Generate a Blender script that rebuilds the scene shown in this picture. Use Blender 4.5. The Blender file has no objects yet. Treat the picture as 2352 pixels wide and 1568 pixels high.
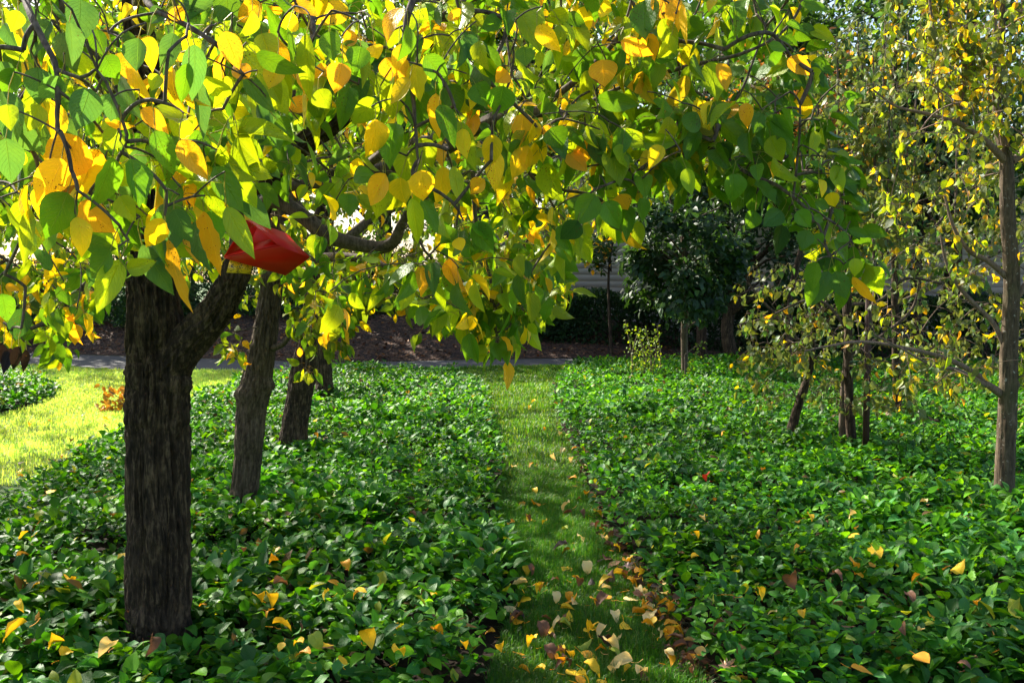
import bpy, math, random
import numpy as np
from math import radians, sin, cos, pi

random.seed(7)
RNG = np.random.default_rng(11)
C = bpy.context.scene.collection
SC = bpy.context.scene

# ------------------------------------------------------------------ camera, sky, sun, exposure
H = 1.6
FPX = 2286.7           # focal length in units of a 2352 wide picture
CX, CY = 1176.0, 784.0
PITCH = math.atan((CY - 640.0) / FPX)
cam_d = bpy.data.cameras.new('camera'); cam_d.lens = 35.0; cam_d.sensor_width = 36.0
cam_d.clip_start = 0.05; cam_d.clip_end = 2000
cam = bpy.data.objects.new('camera', cam_d); C.objects.link(cam)
cam.location = (0, 0, H); cam.rotation_euler = (pi / 2 - PITCH, 0, 0)
SC.camera = cam

SUN_AZ = radians(-46)      # from straight ahead, negative = to the left
SUN_EL = radians(37)
SUNV = np.array([sin(SUN_AZ) * cos(SUN_EL), cos(SUN_AZ) * cos(SUN_EL), sin(SUN_EL)])
w = bpy.data.worlds.new('World'); SC.world = w; w.use_nodes = True
nt = w.node_tree; nt.nodes.clear()
sky = nt.nodes.new('ShaderNodeTexSky'); sky.sky_type = 'NISHITA'; sky.sun_disc = False
sky.sun_elevation = SUN_EL; sky.sun_rotation = SUN_AZ
sky.air_density = 1.0; sky.dust_density = 2.5; sky.ozone_density = 1.0
bg = nt.nodes.new('ShaderNodeBackground'); bg.inputs['Strength'].default_value = 0.10
wo = nt.nodes.new('ShaderNodeOutputWorld')
nt.links.new(sky.outputs[0], bg.inputs[0]); nt.links.new(bg.outputs[0], wo.inputs[0])
sl = bpy.data.lights.new('sun', 'SUN'); sl.energy = 5.0; sl.angle = radians(0.5); sl.color = (1.0, 0.93, 0.80)
so = bpy.data.objects.new('sun', sl); C.objects.link(so)
so.rotation_euler = (pi / 2 - SUN_EL, 0, pi - SUN_AZ)
from mathutils import Vector
so.rotation_euler = Vector(SUNV).to_track_quat('Z', 'Y').to_euler()
SC.view_settings.view_transform = 'Standard'; SC.view_settings.look = 'None'
SC.view_settings.gamma = 1.0; SC.view_settings.exposure = 1.62
SC.cycles.max_bounces = 7; SC.cycles.diffuse_bounces = 4; SC.cycles.glossy_bounces = 2
SC.cycles.transmission_bounces = 5; SC.cycles.transparent_max_bounces = 4
SC.cycles.use_denoising = True

# ------------------------------------------------------------------ picture <-> place
_f = np.array([0, cos(PITCH), -sin(PITCH)]); _u = np.array([0, sin(PITCH), cos(PITCH)]); _r = np.array([1.0, 0, 0])
def at(u, v, Y):
    """point at forward distance Y seen at (u, v)"""
    u = np.asarray(u, float); v = np.asarray(v, float); Y = np.asarray(Y, float)
    d = _f + ((u - CX) / FPX)[..., None] * _r + ((CY - v) / FPX)[..., None] * _u
    return d * (Y / d[..., 1])[..., None] + np.array([0, 0, H])
def gnd(u, v, z=0.0):
    u = np.asarray(u, float); v = np.asarray(v, float)
    d = _f + ((u - CX) / FPX)[..., None] * _r + ((CY - v) / FPX)[..., None] * _u
    t = (z - H) / d[..., 2]
    return d * t[..., None] + np.array([0, 0, H])
def proj(P):
    q = P - np.array([0, 0, H]); z = q @ _f
    return CX + FPX * (q @ _r) / z, CY - FPX * (q @ _u) / z, z

# ------------------------------------------------------------------ numpy helpers
def _hash(ix, iy, iz):
    n = (ix * 374761393 + iy * 668265263 + iz * 2147483647 + 1013904223) & 0xffffffff
    n = ((n ^ (n >> 13)) * 1274126177) & 0xffffffff
    return ((n ^ (n >> 16)) & 0xffff) / 65535.0
def noise3(p):
    p = np.asarray(p, float); i = np.floor(p).astype(np.int64); f = p - i; f = f * f * (3 - 2 * f)
    r = 0
    for dx in (0, 1):
        for dy in (0, 1):
            for dz in (0, 1):
                wt = (f[..., 0] if dx else 1 - f[..., 0]) * (f[..., 1] if dy else 1 - f[..., 1]) * (f[..., 2] if dz else 1 - f[..., 2])
                r = r + wt * _hash(i[..., 0] + dx, i[..., 1] + dy, i[..., 2] + dz)
    return r
def nrm(a):
    return a / np.maximum(np.linalg.norm(a, axis=-1, keepdims=True), 1e-9)
def inpoly(x, y, poly):
    poly = np.asarray(poly, float); x = np.asarray(x); y = np.asarray(y)
    c = np.zeros(x.shape, bool); j = len(poly) - 1
    for i in range(len(poly)):
        xi, yi = poly[i]; xj, yj = poly[j]
        if yi != yj:
            c ^= ((yi > y) != (yj > y)) & (x < (xj - xi) * (y - yi) / (yj - yi) + xi)
        j = i
    return c
def distpoly(x, y, poly):
    poly = np.asarray(poly, float); P = np.stack([x, y], -1); best = np.full(x.shape, 1e9)
    for i in range(len(poly)):
        a = poly[i - 1]; b = poly[i]; ab = b - a
        t = np.clip(((P - a) @ ab) / max(ab @ ab, 1e-9), 0, 1)
        best = np.minimum(best, np.linalg.norm(P - (a + t[..., None] * ab), axis=-1))
    return best

def tag(o, label=None, cat=None, group=None, kind=None):
    if label: o['label'] = label
    if cat: o['category'] = cat
    if group: o['group'] = group
    if kind: o['kind'] = kind
    return o
def empty(name, loc, label, cat, group=None):
    o = bpy.data.objects.new(name, None); C.objects.link(o); o.location = loc; o.empty_display_size = 0.1
    tag(o, label, cat, group); return o
def link(name, me, mat, parent=None):
    o = bpy.data.objects.new(name, me); C.objects.link(o)
    if mat is not None and not me.materials: me.materials.append(mat)
    if parent is not None:
        o.parent = parent
        o.matrix_parent_inverse = parent.matrix_basis.inverted() if False else o.matrix_parent_inverse
        o.location = -Vector(parent.location)
    return o
def mesh_np(name, V, F, smooth=True, attrs=None):
    """V n x 3, F m x k (k = 3 or 4)"""
    me = bpy.data.meshes.new(name); V = np.ascontiguousarray(V, np.float32); F = np.ascontiguousarray(F, np.int32)
    me.vertices.add(len(V)); me.vertices.foreach_set('co', V.ravel())
    k = F.shape[1]; me.loops.add(F.size); me.loops.foreach_set('vertex_index', F.ravel())
    me.polygons.add(len(F)); me.polygons.foreach_set('loop_start', np.arange(0, F.size, k, dtype=np.int32))
    me.polygons.foreach_set('loop_total', np.full(len(F), k, np.int32))
    me.update(calc_edges=True)
    if smooth: me.polygons.foreach_set('use_smooth', np.ones(len(F), bool))
    for an, (ty, data) in (attrs or {}).items():
        a = me.attributes.new(an, ty, 'POINT')
        if ty == 'FLOAT_COLOR':
            d4 = np.ones((len(V), 4), np.float32); d4[:, :3] = data; a.data.foreach_set('color', d4.ravel())
        elif ty == 'FLOAT_VECTOR': a.data.foreach_set('vector', np.ascontiguousarray(data, np.float32).ravel())
        else: a.data.foreach_set('value', np.ascontiguousarray(data, np.float32).ravel())
    return me

# ------------------------------------------------------------------ leaves
TM = {
 'pear_hi': (np.array([0, .05, .13, .24, .36, .5, .63, .75, .86, .94, 1]), np.array([.03, .42, .74, .94, 1.0, .94, .78, .56, .31, .12, .0]), np.array([-1, -.55, 0, .55, 1])),
 'pear': (np.array([0, .08, .25, .45, .65, .85, 1]), np.array([.03, .55, .95, 1.0, .76, .32, .0]), np.array([-1, 0, 1])),
 'pear_lo': (np.array([0, .25, .6, 1]), np.array([.05, .95, .85, .0]), np.array([-1, 0, 1])),
 'cover': (np.array([0, .12, .3, .5, .7, .88, 1]), np.array([.08, .52, .92, 1.0, .76, .34, .0]), np.array([-1, -.5, 0, .5, 1])),
 'cover_lo': (np.array([0, .2, .5, .8, 1]), np.array([.08, .75, 1.0, .66, .0]), np.array([-1, 0, 1])),
}
def leaf_geom(O, D, N, L, W, fold, curl, wave, rnd, tm):
    t, wt, a = TM[tm]; n = len(O)
    D = nrm(D); S = nrm(np.cross(N, D)); N = np.cross(D, S)
    k = np.where(np.abs(curl) < .02, .02, curl)[:, None, None]
    T = t[None, :, None]; A = a[None, None, :]; Wt = wt[None, :, None]
    L_ = L[:, None, None]; W_ = W[:, None, None] * .5; R_ = rnd[:, None, None]
    X = L_ * np.sin(k * T) / k + 0 * A
    Z = -L_ * (1 - np.cos(k * T)) / k
    fo = fold[:, None, None]
    skew = 1 + .10 * np.sin(R_ * 40) * A
    Yv = A * Wt * W_ * np.cos(fo) * skew
    ruf = np.sin(2 * pi * (2.3 * T + R_ * 7)) * A * A + .5 * np.sin(2 * pi * (5.1 * T + R_ * 13)) * A * A * A
    Z = Z + np.abs(A) * Wt * W_ * np.sin(fo) + wave[:, None, None] * L_ * ruf * Wt
    X = X + wave[:, None, None] * L_ * .35 * np.sin(2 * pi * (R_ * 5 + 3 * T)) * A * Wt
    V = O[:, None, None, :] + X[..., None] * D[:, None, None, :] + Yv[..., None] * S[:, None, None, :] + Z[..., None] * N[:, None, None, :]
    nt_, na = len(t), len(a); base = np.arange(n)[:, None] * (nt_ * na)
    q = []
    for i in range(nt_ - 1):
        for j in range(na - 1):
            q.append([i * na + j, i * na + j + 1, (i + 1) * na + j + 1, (i + 1) * na + j])
    F = (base[:, :, None] + np.array(q)[None]).reshape(-1, 4)
    uv = np.zeros((n, nt_, na, 3)); uv[..., 0] = T; uv[..., 1] = A; uv[..., 2] = R_
    return V.reshape(-1, 3), F, uv.reshape(-1, 3), nt_ * na
def make_leaves(name, O, D, N, L, W, fold, curl, wave, col, mat, tm='pear', parent=None, dry=None, pets=None):
    n = len(O); rnd = RNG.random(n)
    b = lambda x: np.broadcast_to(np.asarray(x, float), (n,)).copy()
    V, F, uv, m = leaf_geom(O, D, N, b(L), b(W), b(fold), b(curl), b(wave), rnd, tm)
    cols = np.repeat(np.clip(col, 0, 1), m, axis=0)
    at_ = {'lcol': ('FLOAT_COLOR', cols), 'luv': ('FLOAT_VECTOR', uv)}
    dr_ = np.repeat(b(0 if dry is None else dry), m)
    for PP, RR, pc in (pets or []):
        V2, F2 = tubes_geom(PP, RR, 3); F = np.concatenate([F, F2 + len(V)]); V = np.concatenate([V, V2]); k = len(V2)
        cols = np.concatenate([cols, np.tile(pc, (k, 1))]); uv = np.concatenate([uv, np.tile([.5, .5, .1], (k, 1))]); dr_ = np.concatenate([dr_, np.zeros(k)])
    at_ = {'lcol': ('FLOAT_COLOR', cols), 'luv': ('FLOAT_VECTOR', uv), 'dry': ('FLOAT', dr_)}
    return link(name, mesh_np(name, V, F, True, at_), mat, parent)

# ------------------------------------------------------------------ tubes
def tubes_geom(P, R, sides=5):
    """P n x K x 3, R n x K"""
    P = np.asarray(P, float); R = np.asarray(R, float); n, K, _ = P.shape
    T = np.empty_like(P); T[:, 1:-1] = P[:, 2:] - P[:, :-2]; T[:, 0] = P[:, 1] - P[:, 0]; T[:, -1] = P[:, -1] - P[:, -2]
    T = nrm(T); m = nrm(P[:, -1] - P[:, 0])
    ref = np.where(np.abs(m[:, 2:3]) > .8, np.array([[1.0, .3, 0]]), np.array([[0, 0, 1.0]]))
    A = nrm(np.cross(T, ref[:, None, :])); B = np.cross(T, A)
    th = np.arange(sides) / sides * 2 * pi
    V = P[:, :, None, :] + R[:, :, None, None] * (np.cos(th)[None, None, :, None] * A[:, :, None, :] + np.sin(th)[None, None, :, None] * B[:, :, None, :])
    q = []
    for i in range(K - 1):
        for j in range(sides):
            j2 = (j + 1) % sides; q.append([i * sides + j, i * sides + j2, (i + 1) * sides + j2, (i + 1) * sides + j])
    F = (np.arange(n)[:, None, None] * (K * sides) + np.array(q)[None]).reshape(-1, 4)
    return V.reshape(-1, 3), F
class Acc:
    def __init__(s): s.V = []; s.F = []; s.n = 0
    def add(s, V, F):
        s.V.append(V); s.F.append(F + s.n); s.n += len(V); return s
    def build(s, name, mat, parent=None, smooth=True):
        return link(name, mesh_np(name, np.concatenate(s.V), np.concatenate(s.F), smooth), mat, parent)
def spline(P, n):
    P = np.asarray(P, float); Q = np.vstack([2 * P[0] - P[1], P, 2 * P[-1] - P[-2]]); m = len(P) - 1
    s = np.linspace(0, m - 1e-6, n); i = s.astype(int); t = (s - i)[:, None]
    a, b, c, d = Q[i], Q[i + 1], Q[i + 2], Q[i + 3]
    return .5 * ((2 * b) + (-a + c) * t + (2 * a - 5 * b + 4 * c - d) * t * t + (-a + 3 * b - 3 * c + d) * t ** 3)
def bark_tube(P, R, sides, step, amp, seed, freq=7.0, knob=None, flare=0.0, cap=True):
    """a swept tube with furrowed bark as real relief"""
    P = np.asarray(P, float); R = np.asarray(R, float)
    ln = np.linalg.norm(np.diff(P, axis=0), axis=1).sum(); K = max(6, int(ln / step))
    PR = spline(np.hstack([P, R[:, None]]), K); C_, r = PR[:, :3], PR[:, 3]
    T = nrm(np.gradient(C_, axis=0)); A = np.zeros((K, 3)); a = nrm(np.cross(T[0], [0.2, 1, 0.1]))
    for i in range(K):
        a = a - T[i] * (a @ T[i]); a = a / np.linalg.norm(a); A[i] = a
    B = np.cross(T, A); th = np.arange(sides) / sides * 2 * pi
    s = np.linspace(0, ln, K)[:, None]
    ca, sa = np.cos(th)[None, :], np.sin(th)[None, :]
    rr = r[:, None]; z_ = 0 * s + 0 * ca; ca = ca + z_; sa = sa + z_
    fr = freq
    q = np.stack([ca * fr + seed, sa * fr + seed * 1.7, s * 3.2 + 0 * ca], -1)
    warp = noise3(q * .5) * 2.0
    q1 = np.stack([ca * fr + seed + warp, sa * fr + seed, s * 4.0 + 0 * ca], -1)
    n1 = np.abs(noise3(q1) * 2 - 1)                     # furrows
    q2 = np.stack([ca * fr * 2.6 + seed, sa * fr * 2.6, s * 13 + 0 * ca], -1)
    n2 = np.abs(noise3(q2 + warp[..., None]) * 2 - 1)
    q3 = np.stack([ca * 1.3 + seed, sa * 1.3, s * 3 + 0 * ca], -1)
    n3 = noise3(q3) - .5
    q4 = np.stack([ca * fr * 6, sa * fr * 6, s * 45 + 0 * ca], -1); n4 = noise3(q4) - .5
    d = amp * (1.3 * np.minimum(n1 * 2.2, 1) + .7 * np.minimum(n2 * 1.8, 1) - 1.2 + .35 * n4) + rr * .16 * n3
    if knob:
        for (sk, tk, rk, hk) in knob:
            dd = ((s - sk) / rk) ** 2 + (np.angle(np.exp(1j * (th[None, :] - tk))) * rr / rk) ** 2
            d = d + hk * np.exp(-dd)
    if flare: d = d + flare * np.exp(-s / .10) * (1 + .6 * np.sin(3 * th + seed)[None, :])
    q5 = np.stack([ca * fr * 1.3 + 3 * seed, sa * fr * 1.3, s * 16 + warp], -1); d = d + amp * .45 * (np.minimum(np.abs(noise3(q5) * 2 - 1) * 3.0, 1) - .7)
    rad = rr + d
    V = C_[:, None, :] + rad[..., None] * (ca[..., None] * A[:, None, :] + sa[..., None] * B[:, None, :])
    V = V.reshape(-1, 3)
    i = np.arange(K - 1)[:, None] * sides; j = np.arange(sides)[None, :]; j2 = (j + 1) % sides
    F = np.stack([i + j, i + j2, i + sides + j2, i + sides + j], -1).reshape(-1, 4)
    return V, F, C_, r

# ------------------------------------------------------------------ materials
def newmat(name):
    m = bpy.data.materials.new(name); m.use_nodes = True; t = m.node_tree; t.nodes.clear()
    out = t.nodes.new('ShaderNodeOutputMaterial'); return m, t, out
def nd(t, ty, **kw):
    n = t.nodes.new(ty)
    for k, v in kw.items():
        if k in n.inputs: n.inputs[k].default_value = v
        else: setattr(n, k, v)
    return n
def mth(t, op, a, b=None, c=None, clamp=False):
    n = t.nodes.new('ShaderNodeMath'); n.operation = op; n.use_clamp = clamp
    for i, x in enumerate((a, b, c)):
        if x is None: continue
        if isinstance(x, (int, float)): n.inputs[i].default_value = x
        else: t.links.new(x, n.inputs[i])
    return n.outputs[0]
def mix(t, fac, a, b, mode='MIX'):
    n = t.nodes.new('ShaderNodeMix'); n.data_type = 'RGBA'; n.blend_type = mode
    for i, x in ((0, fac), (6, a), (7, b)):
        if isinstance(x, (int, float)): n.inputs[i].default_value = x
        elif isinstance(x, tuple): n.inputs[i].default_value = x if len(x) == 4 else (*x, 1)
        else: t.links.new(x, n.inputs[i])
    return n.outputs[2]
def ramp(t, fac, pts):
    n = t.nodes.new('ShaderNodeValToRGB'); e = n.color_ramp.elements
    e[0].position, e[0].color = pts[0][0], (*pts[0][1], 1); e[1].position, e[1].color = pts[-1][0], (*pts[-1][1], 1)
    for p, c in pts[1:-1]:
        x = e.new(p); x.color = (*c, 1)
    t.links.new(fac, n.inputs[0]); return n.outputs[0]
def noise(t, vec, scale, detail=3, rough=.55, dist=0.0):
    n = nd(t, 'ShaderNodeTexNoise', Scale=scale, Detail=detail, Roughness=rough, Distortion=dist)
    if vec is not None: t.links.new(vec, n.inputs['Vector'])
    return n.outputs['Fac']

def leaf_material(name, transl=.42, rough=.42, spots=1.0, tboost=(1.55, 1.35, .5), vein=1.0, spec=.5):
    m, t, out = newmat(name); lk = t.links.new
    ca = nd(t, 'ShaderNodeAttribute', attribute_name='lcol'); uv = nd(t, 'ShaderNodeAttribute', attribute_name='luv')
    dr = nd(t, 'ShaderNodeAttribute', attribute_name='dry')
    sp = nd(t, 'ShaderNodeSeparateXYZ'); lk(uv.outputs['Vector'], sp.inputs[0])
    tc = nd(t, 'ShaderNodeTexCoord').outputs['Object']
    T, A, R = sp.outputs; absA = mth(t, 'ABSOLUTE', A)
    # blotches of a paler and a yellower tone
    n1 = noise(t, tc, 26, 3); c = mix(t, mth(t, 'MULTIPLY', mth(t, 'SUBTRACT', n1, .42, clamp=True), 1.3, clamp=True), ca.outputs['Color'], mix(t, 1.0, ca.outputs['Color'], (1.7, 1.35, .6, 1), 'MULTIPLY'))
    # veins
    ph = mth(t, 'SUBTRACT', mth(t, 'MULTIPLY', T, 9.0), mth(t, 'MULTIPLY', absA, 3.2))
    fr = mth(t, 'ABSOLUTE', mth(t, 'SUBTRACT', mth(t, 'FRACT', ph), .5))
    vl = mth(t, 'SUBTRACT', 1.0, mth(t, 'MULTIPLY', fr, 9.0), clamp=True)
    mid = mth(t, 'SUBTRACT', 1.0, mth(t, 'MULTIPLY', absA, 22.0), clamp=True)
    vv = mth(t, 'MAXIMUM', mth(t, 'MULTIPLY', vl, .28), mth(t, 'MULTIPLY', mid, .8))
    c = mix(t, mth(t, 'MULTIPLY', vv, .55 * vein), c, mix(t, 1.0, c, (1.8, 1.5, 1.2, 1), 'MULTIPLY'))
    if spots:
        vo = nd(t, 'ShaderNodeTexVoronoi', Scale=190.0); lk(tc, vo.inputs['Vector'])
        n2 = noise(t, tc, 22, 2)
        s = mth(t, 'LESS_THAN', vo.outputs['Distance'], mth(t, 'MULTIPLY', mth(t, 'SUBTRACT', n2, .38), .9))
        s = mth(t, 'MULTIPLY', s, mth(t, 'GREATER_THAN', mth(t, 'ADD', R, dr.outputs['Fac']), .62))
        c = mix(t, mth(t, 'MULTIPLY', s, .75 * spots), c, (.09, .035, .012, 1))
        edge = mth(t, 'ADD', mth(t, 'MULTIPLY', absA, .45), mth(t, 'MULTIPLY', T, .35))
        e2 = mth(t, 'MULTIPLY', mth(t, 'GREATER_THAN', mth(t, 'ADD', edge, mth(t, 'MULTIPLY', n2, .9)), 1.13), dr.outputs['Fac'])
        c = mix(t, e2, c, (.12, .045, .018, 1))
    bn = nd(t, 'ShaderNodeBump', Strength=.7, Distance=.003)
    lk(mth(t, 'ADD', vv, mth(t, 'MULTIPLY', noise(t, tc, 160, 2), .5)), bn.inputs['Height'])
    p = nd(t, 'ShaderNodeBsdfPrincipled', Roughness=rough); p.inputs['Specular IOR Level'].default_value = spec
    lk(c, p.inputs['Base Color']); lk(bn.outputs[0], p.inputs['Normal'])
    tr = nd(t, 'ShaderNodeBsdfTranslucent'); lk(mix(t, 1.0, c, (*tboost, 1), 'MULTIPLY'), tr.inputs['Color']); lk(bn.outputs[0], tr.inputs['Normal'])
    mx = nd(t, 'ShaderNodeMixShader', Fac=transl); lk(p.outputs[0], mx.inputs[1]); lk(tr.outputs[0], mx.inputs[2]); lk(mx.outputs[0], out.inputs[0])
    return m
def bark_material(name, dark, light, mid=None, lichen=.0, sc=1.0, bump=.6):
    m, t, out = newmat(name); lk = t.links.new
    tc = nd(t, 'ShaderNodeTexCoord').outputs['Object']
    mp = nd(t, 'ShaderNodeMapping'); mp.inputs['Scale'].default_value = (1, 1, .16); lk(tc, mp.inputs[0])
    n1 = noise(t, mp.outputs[0], 55 * sc, 6, .65, .6); n2 = noise(t, mp.outputs[0], 150 * sc, 4, .6); n3 = noise(t, tc, 6, 3)
    n0 = noise(t, tc, 42 * sc, 5, .7); f = mth(t, 'ADD', mth(t, 'ADD', mth(t, 'MULTIPLY', n1, .55), mth(t, 'MULTIPLY', n2, .22)), mth(t, 'MULTIPLY', n0, .23))
    c = ramp(t, f, [(.38, dark), (.5, mid or tuple((a + b) / 2 for a, b in zip(dark, light))), (.63, light)])
    c = mix(t, mth(t, 'MULTIPLY', mth(t, 'SUBTRACT', n3, .5, clamp=True), 1.6), c, tuple(x * .55 for x in light))
    if lichen:
        n4 = noise(t, tc, 38, 4, .6); l = mth(t, 'MULTIPLY', mth(t, 'SUBTRACT', n4, .62, clamp=True), 9 * lichen, clamp=True)
        c = mix(t, l, c, (.42, .40, .34, 1))
        n5 = noise(t, tc, 5, 4, .6); g = mth(t, 'MULTIPLY', mth(t, 'SUBTRACT', n5, .55, clamp=True), 2.0, clamp=True)
        c = mix(t, g, c, (.075, .085, .03, 1))
    bn = nd(t, 'ShaderNodeBump', Strength=bump, Distance=.02); lk(f, bn.inputs['Height'])
    p = nd(t, 'ShaderNodeBsdfPrincipled', Roughness=.85); p.inputs['Specular IOR Level'].default_value = .2
    lk(c, p.inputs['Base Color']); lk(bn.outputs[0], p.inputs['Normal']); lk(p.outputs[0], out.inputs[0]); return m
def plain(name, col, rough=.6, var=.25, sc=20, spec=.4, bump=0.0, metal=0.0):
    m, t, out = newmat(name); lk = t.links.new
    tc = nd(t, 'ShaderNodeTexCoord').outputs['Object']; n = noise(t, tc, sc, 4)
    c = mix(t, n, tuple(x * (1 - var) for x in col), tuple(min(1, x * (1 + var)) for x in col))
    p = nd(t, 'ShaderNodeBsdfPrincipled', Roughness=rough, Metallic=metal); p.inputs['Specular IOR Level'].default_value = spec
    lk(c, p.inputs['Base Color'])
    if bump:
        b = nd(t, 'ShaderNodeBump', Strength=bump, Distance=.01); lk(n, b.inputs['Height']); lk(b.outputs[0], p.inputs['Normal'])
    lk(p.outputs[0], out.inputs[0]); return m

M_PEAR = leaf_material('pear_leaf', .50, .40, 1.0, vein=1.3, spec=.4)
M_PEARFAR = leaf_material('small_pear_leaf', .45, .42, .7)
M_BG = leaf_material('broad_leaf', .40, .5, 0.0, vein=.4)
M_COVER = leaf_material('cover_leaf', .36, .48, 0.0, (1.8, 1.5, .35), 1.4, .24)
M_DRY = leaf_material('dry_leaf', .25, .55, .6, (1.2, 1.0, .6), .7, .35)
M_BARK = bark_material('furrowed_bark', (.007, .005, .004), (.17, .115, .072), (.04, .026, .017), bump=1.0, sc=.8)
M_BARK3 = bark_material('hazed_bark', (.02, .014, .01), (.20, .145, .10), (.085, .06, .042), bump=.9)  # paler bark for the second pear: haze put into the colour
M_BARK2 = bark_material('smooth_bark', (.035, .025, .017), (.17, .125, .085), (.09, .065, .043), 1.0, .7, .35)
M_TWIG = bark_material('twig_bark', (.03, .02, .015), (.18, .135, .10), None, 0, 1.5, .2)
M_TWIG2 = bark_material('pale_twig_bark', (.09, .06, .045), (.28, .2, .15), None, 0, 1.5, .2)
M_PET = plain('petiole', (.28, .30, .08), .5)
M_PETR = plain('reddish_petiole', (.30, .22, .07), .5)

# leaf colours (the leaf's own)
COL = dict(g=(.095, .235, .012), b=(.075, .185, .05), yg=(.30, .44, .012), y=(.78, .58, .012), o=(.80, .44, .018), d=(.028, .085, .018), k=(.010, .006, .008),
           w=(.40, .42, .30), r=(.62, .20, .03))
def pick(n, wts, jit=.22):
    ks = list(wts); p = np.array([wts[k] for k in ks], float); p /= p.sum()
    i = RNG.choice(len(ks), n, p=p); c = np.array([COL[k] for k in ks])[i]
    dry = np.where(np.isin(np.array(ks)[i], ['y', 'o', 'r', 'w']), RNG.random(n) ** 2 * .9, 0)
    return c * (1 + RNG.uniform(-jit, jit, (n, 1))) * (1 + RNG.uniform(-.08, .08, (n, 3))), dry

# ------------------------------------------------------------------ tree crowns from leaf clusters
def network(limbs, Cl):
    """join every leaf cluster to the nearest wood; returns the twig tubes"""
    nodes = np.concatenate([spline(l[0], 14) for l in limbs]); par = -np.ones(len(nodes), int); n0 = len(nodes)
    d0 = np.min(np.linalg.norm(Cl[:, None, :] - nodes[None], axis=-1), axis=1); order = np.argsort(d0)
    cap_ = n0 + 4 * len(Cl); NO = np.zeros((cap_, 3)); NO[:n0] = nodes; PA = -np.ones(cap_, int); cnt = n0
    segs = []; CNT = np.zeros(cap_)
    for ci in order:
        c = Cl[ci]; dv = NO[:cnt] - c; d = np.linalg.norm(dv, axis=1) + np.maximum(-dv[:, 2], 0) * -.15 + np.where(np.arange(cnt) < n0, 0, .02)
        k = int(np.argmin(d)); a = NO[k]; ln = np.linalg.norm(c - a)
        side = RNG.normal(0, .06, 3) * ln; side[2] = abs(side[2]) * .6 + .04 * ln
        pts = np.array([a, a + (c - a) * .33 + side * .8, a + (c - a) * .68 + side * .9, c])
        idx = [k]
        for p in pts[1:]:
            NO[cnt] = p; PA[cnt] = idx[-1]; idx.append(cnt); cnt += 1
        segs.append((pts, idx))
        j = idx[-1]
        while j >= n0: CNT[j] += 1; j = PA[j]
    P = np.array([s[0] for s in segs]); R = np.zeros((len(segs), 4))
    for i, (p, idx) in enumerate(segs):
        c_ = [CNT[j] for j in idx[1:]]; R[i] = [.0017 * max(c_[0], 1) ** .42] + [.0015 * max(x, 1) ** .42 for x in c_]
    R = np.minimum(R, .0052)
    PP = np.array([spline(p, 6) for p in P]); RR = np.stack([np.interp(np.linspace(0, 3, 6), range(4), r) for r in R])
    return PP, RR
def cluster_leaves(Cl, nmin, nmax, L, wts, bias, droop=1.0, spread=1.0, colfun=None, curl=(-.2, 1.3)):
    n = RNG.integers(nmin, nmax + 1, len(Cl)); ci = np.repeat(np.arange(len(Cl)), n); N = len(ci)
    out = RNG.normal(0, 1, (N, 3)); out[:, 2] = out[:, 2] * .5 - .1; out = nrm(out)
    pl = RNG.uniform(.025, .05, N) * spread
    b0 = Cl[ci] + RNG.normal(0, .012, (N, 3)) * spread; b1 = b0 + out * pl[:, None] + np.array([0, 0, -1]) * (pl * .35)[:, None]
    D = out * .55 + np.array([0, 0, -1.0]) * (RNG.uniform(.0, 1.4, N) * droop)[:, None] + RNG.normal(0, .18, (N, 3)); D = nrm(D)
    Nn = RNG.normal(0, .65, (N, 3)) + out * .35 + np.asarray(bias)
    ll = L * RNG.uniform(.6, 1.2, N)
    col, dry = pick(N, wts)
    if colfun is not None: col, dry = colfun(b1, col, dry)
    pm = (b0 + b1) / 2 + np.array([0, 0, 1.0]) * (pl * .18)[:, None]
    PP = np.stack([b0, pm, b1], 1); RR = np.broadcast_to(np.array([.0011, .0008, .0008]), (N, 3)) * (1 + 0 * pl[:, None])
    return dict(O=b1, D=D, N=Nn, L=ll, W=ll * RNG.uniform(.52, .68, N), fold=RNG.uniform(.03, .95, N), curl=RNG.uniform(*curl, N), wave=RNG.random(N) ** 2 * .05, col=col, dry=dry), PP, RR
def cat_leaves(ds):
    return {k: np.concatenate([np.asarray(d[k]) for d in ds]) for k in ds[0]}

# lower outline of the pear crowns over the lawn, as (u, v)
CONT = [(-900, 900), (0, 850), (60, 830), (130, 860), (195, 850), (215, 740), (290, 650), (400, 640), (440, 690), (470, 640), (480, 700), (500, 800), (560, 820), (590, 700),
        (640, 700), (660, 800), (720, 930), (790, 900), (810, 740), (900, 720), (935, 765), (1000, 790), (1080, 820), (1130, 860), (1190, 870), (1215, 770), (1285, 745), (1300, 620), (1345, 600),
        (1370, 560), (1450, 575), (1480, 540), (1500, 480), (1600, 470), (1700, 500), (1760, 560), (1800, 560), (1850, 670), (1900, 690), (1965, 710), (2000, 690), (1985, 560), (1930, 480),
        (1915, 400), (1860, 330), (1850, 210), (1875, 110), (1830, 0), (1850, -150), (1700, -620), (-900, -620)]
def sample_clusters(n, ur, vr, Yr, poly=None, hang=.06, extra=None, top=.85):
    out = []
    tot = 0
    while tot < n:
        m = n * 3; u = RNG.uniform(*ur, m); v = vr[0] + (vr[1] - vr[0]) * RNG.random(m) ** top; Y = RNG.uniform(*Yr, m)
        ok = np.ones(m, bool)
        if poly is not None: ok &= inpoly(u, v + hang / Y * FPX, poly)
        if extra is not None: ok &= extra(u, v, Y)
        # clumpy: keep where a 3-D noise is high
        P = at(u, v, Y); nn = noise3(P * 2.6 + 5.3); ok &= RNG.random(m) < np.clip((nn - .25) * 2.4, .12, 1)
        P = P[ok]; out.append(P); tot += len(P)
    return np.concatenate(out)[:n]
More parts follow.
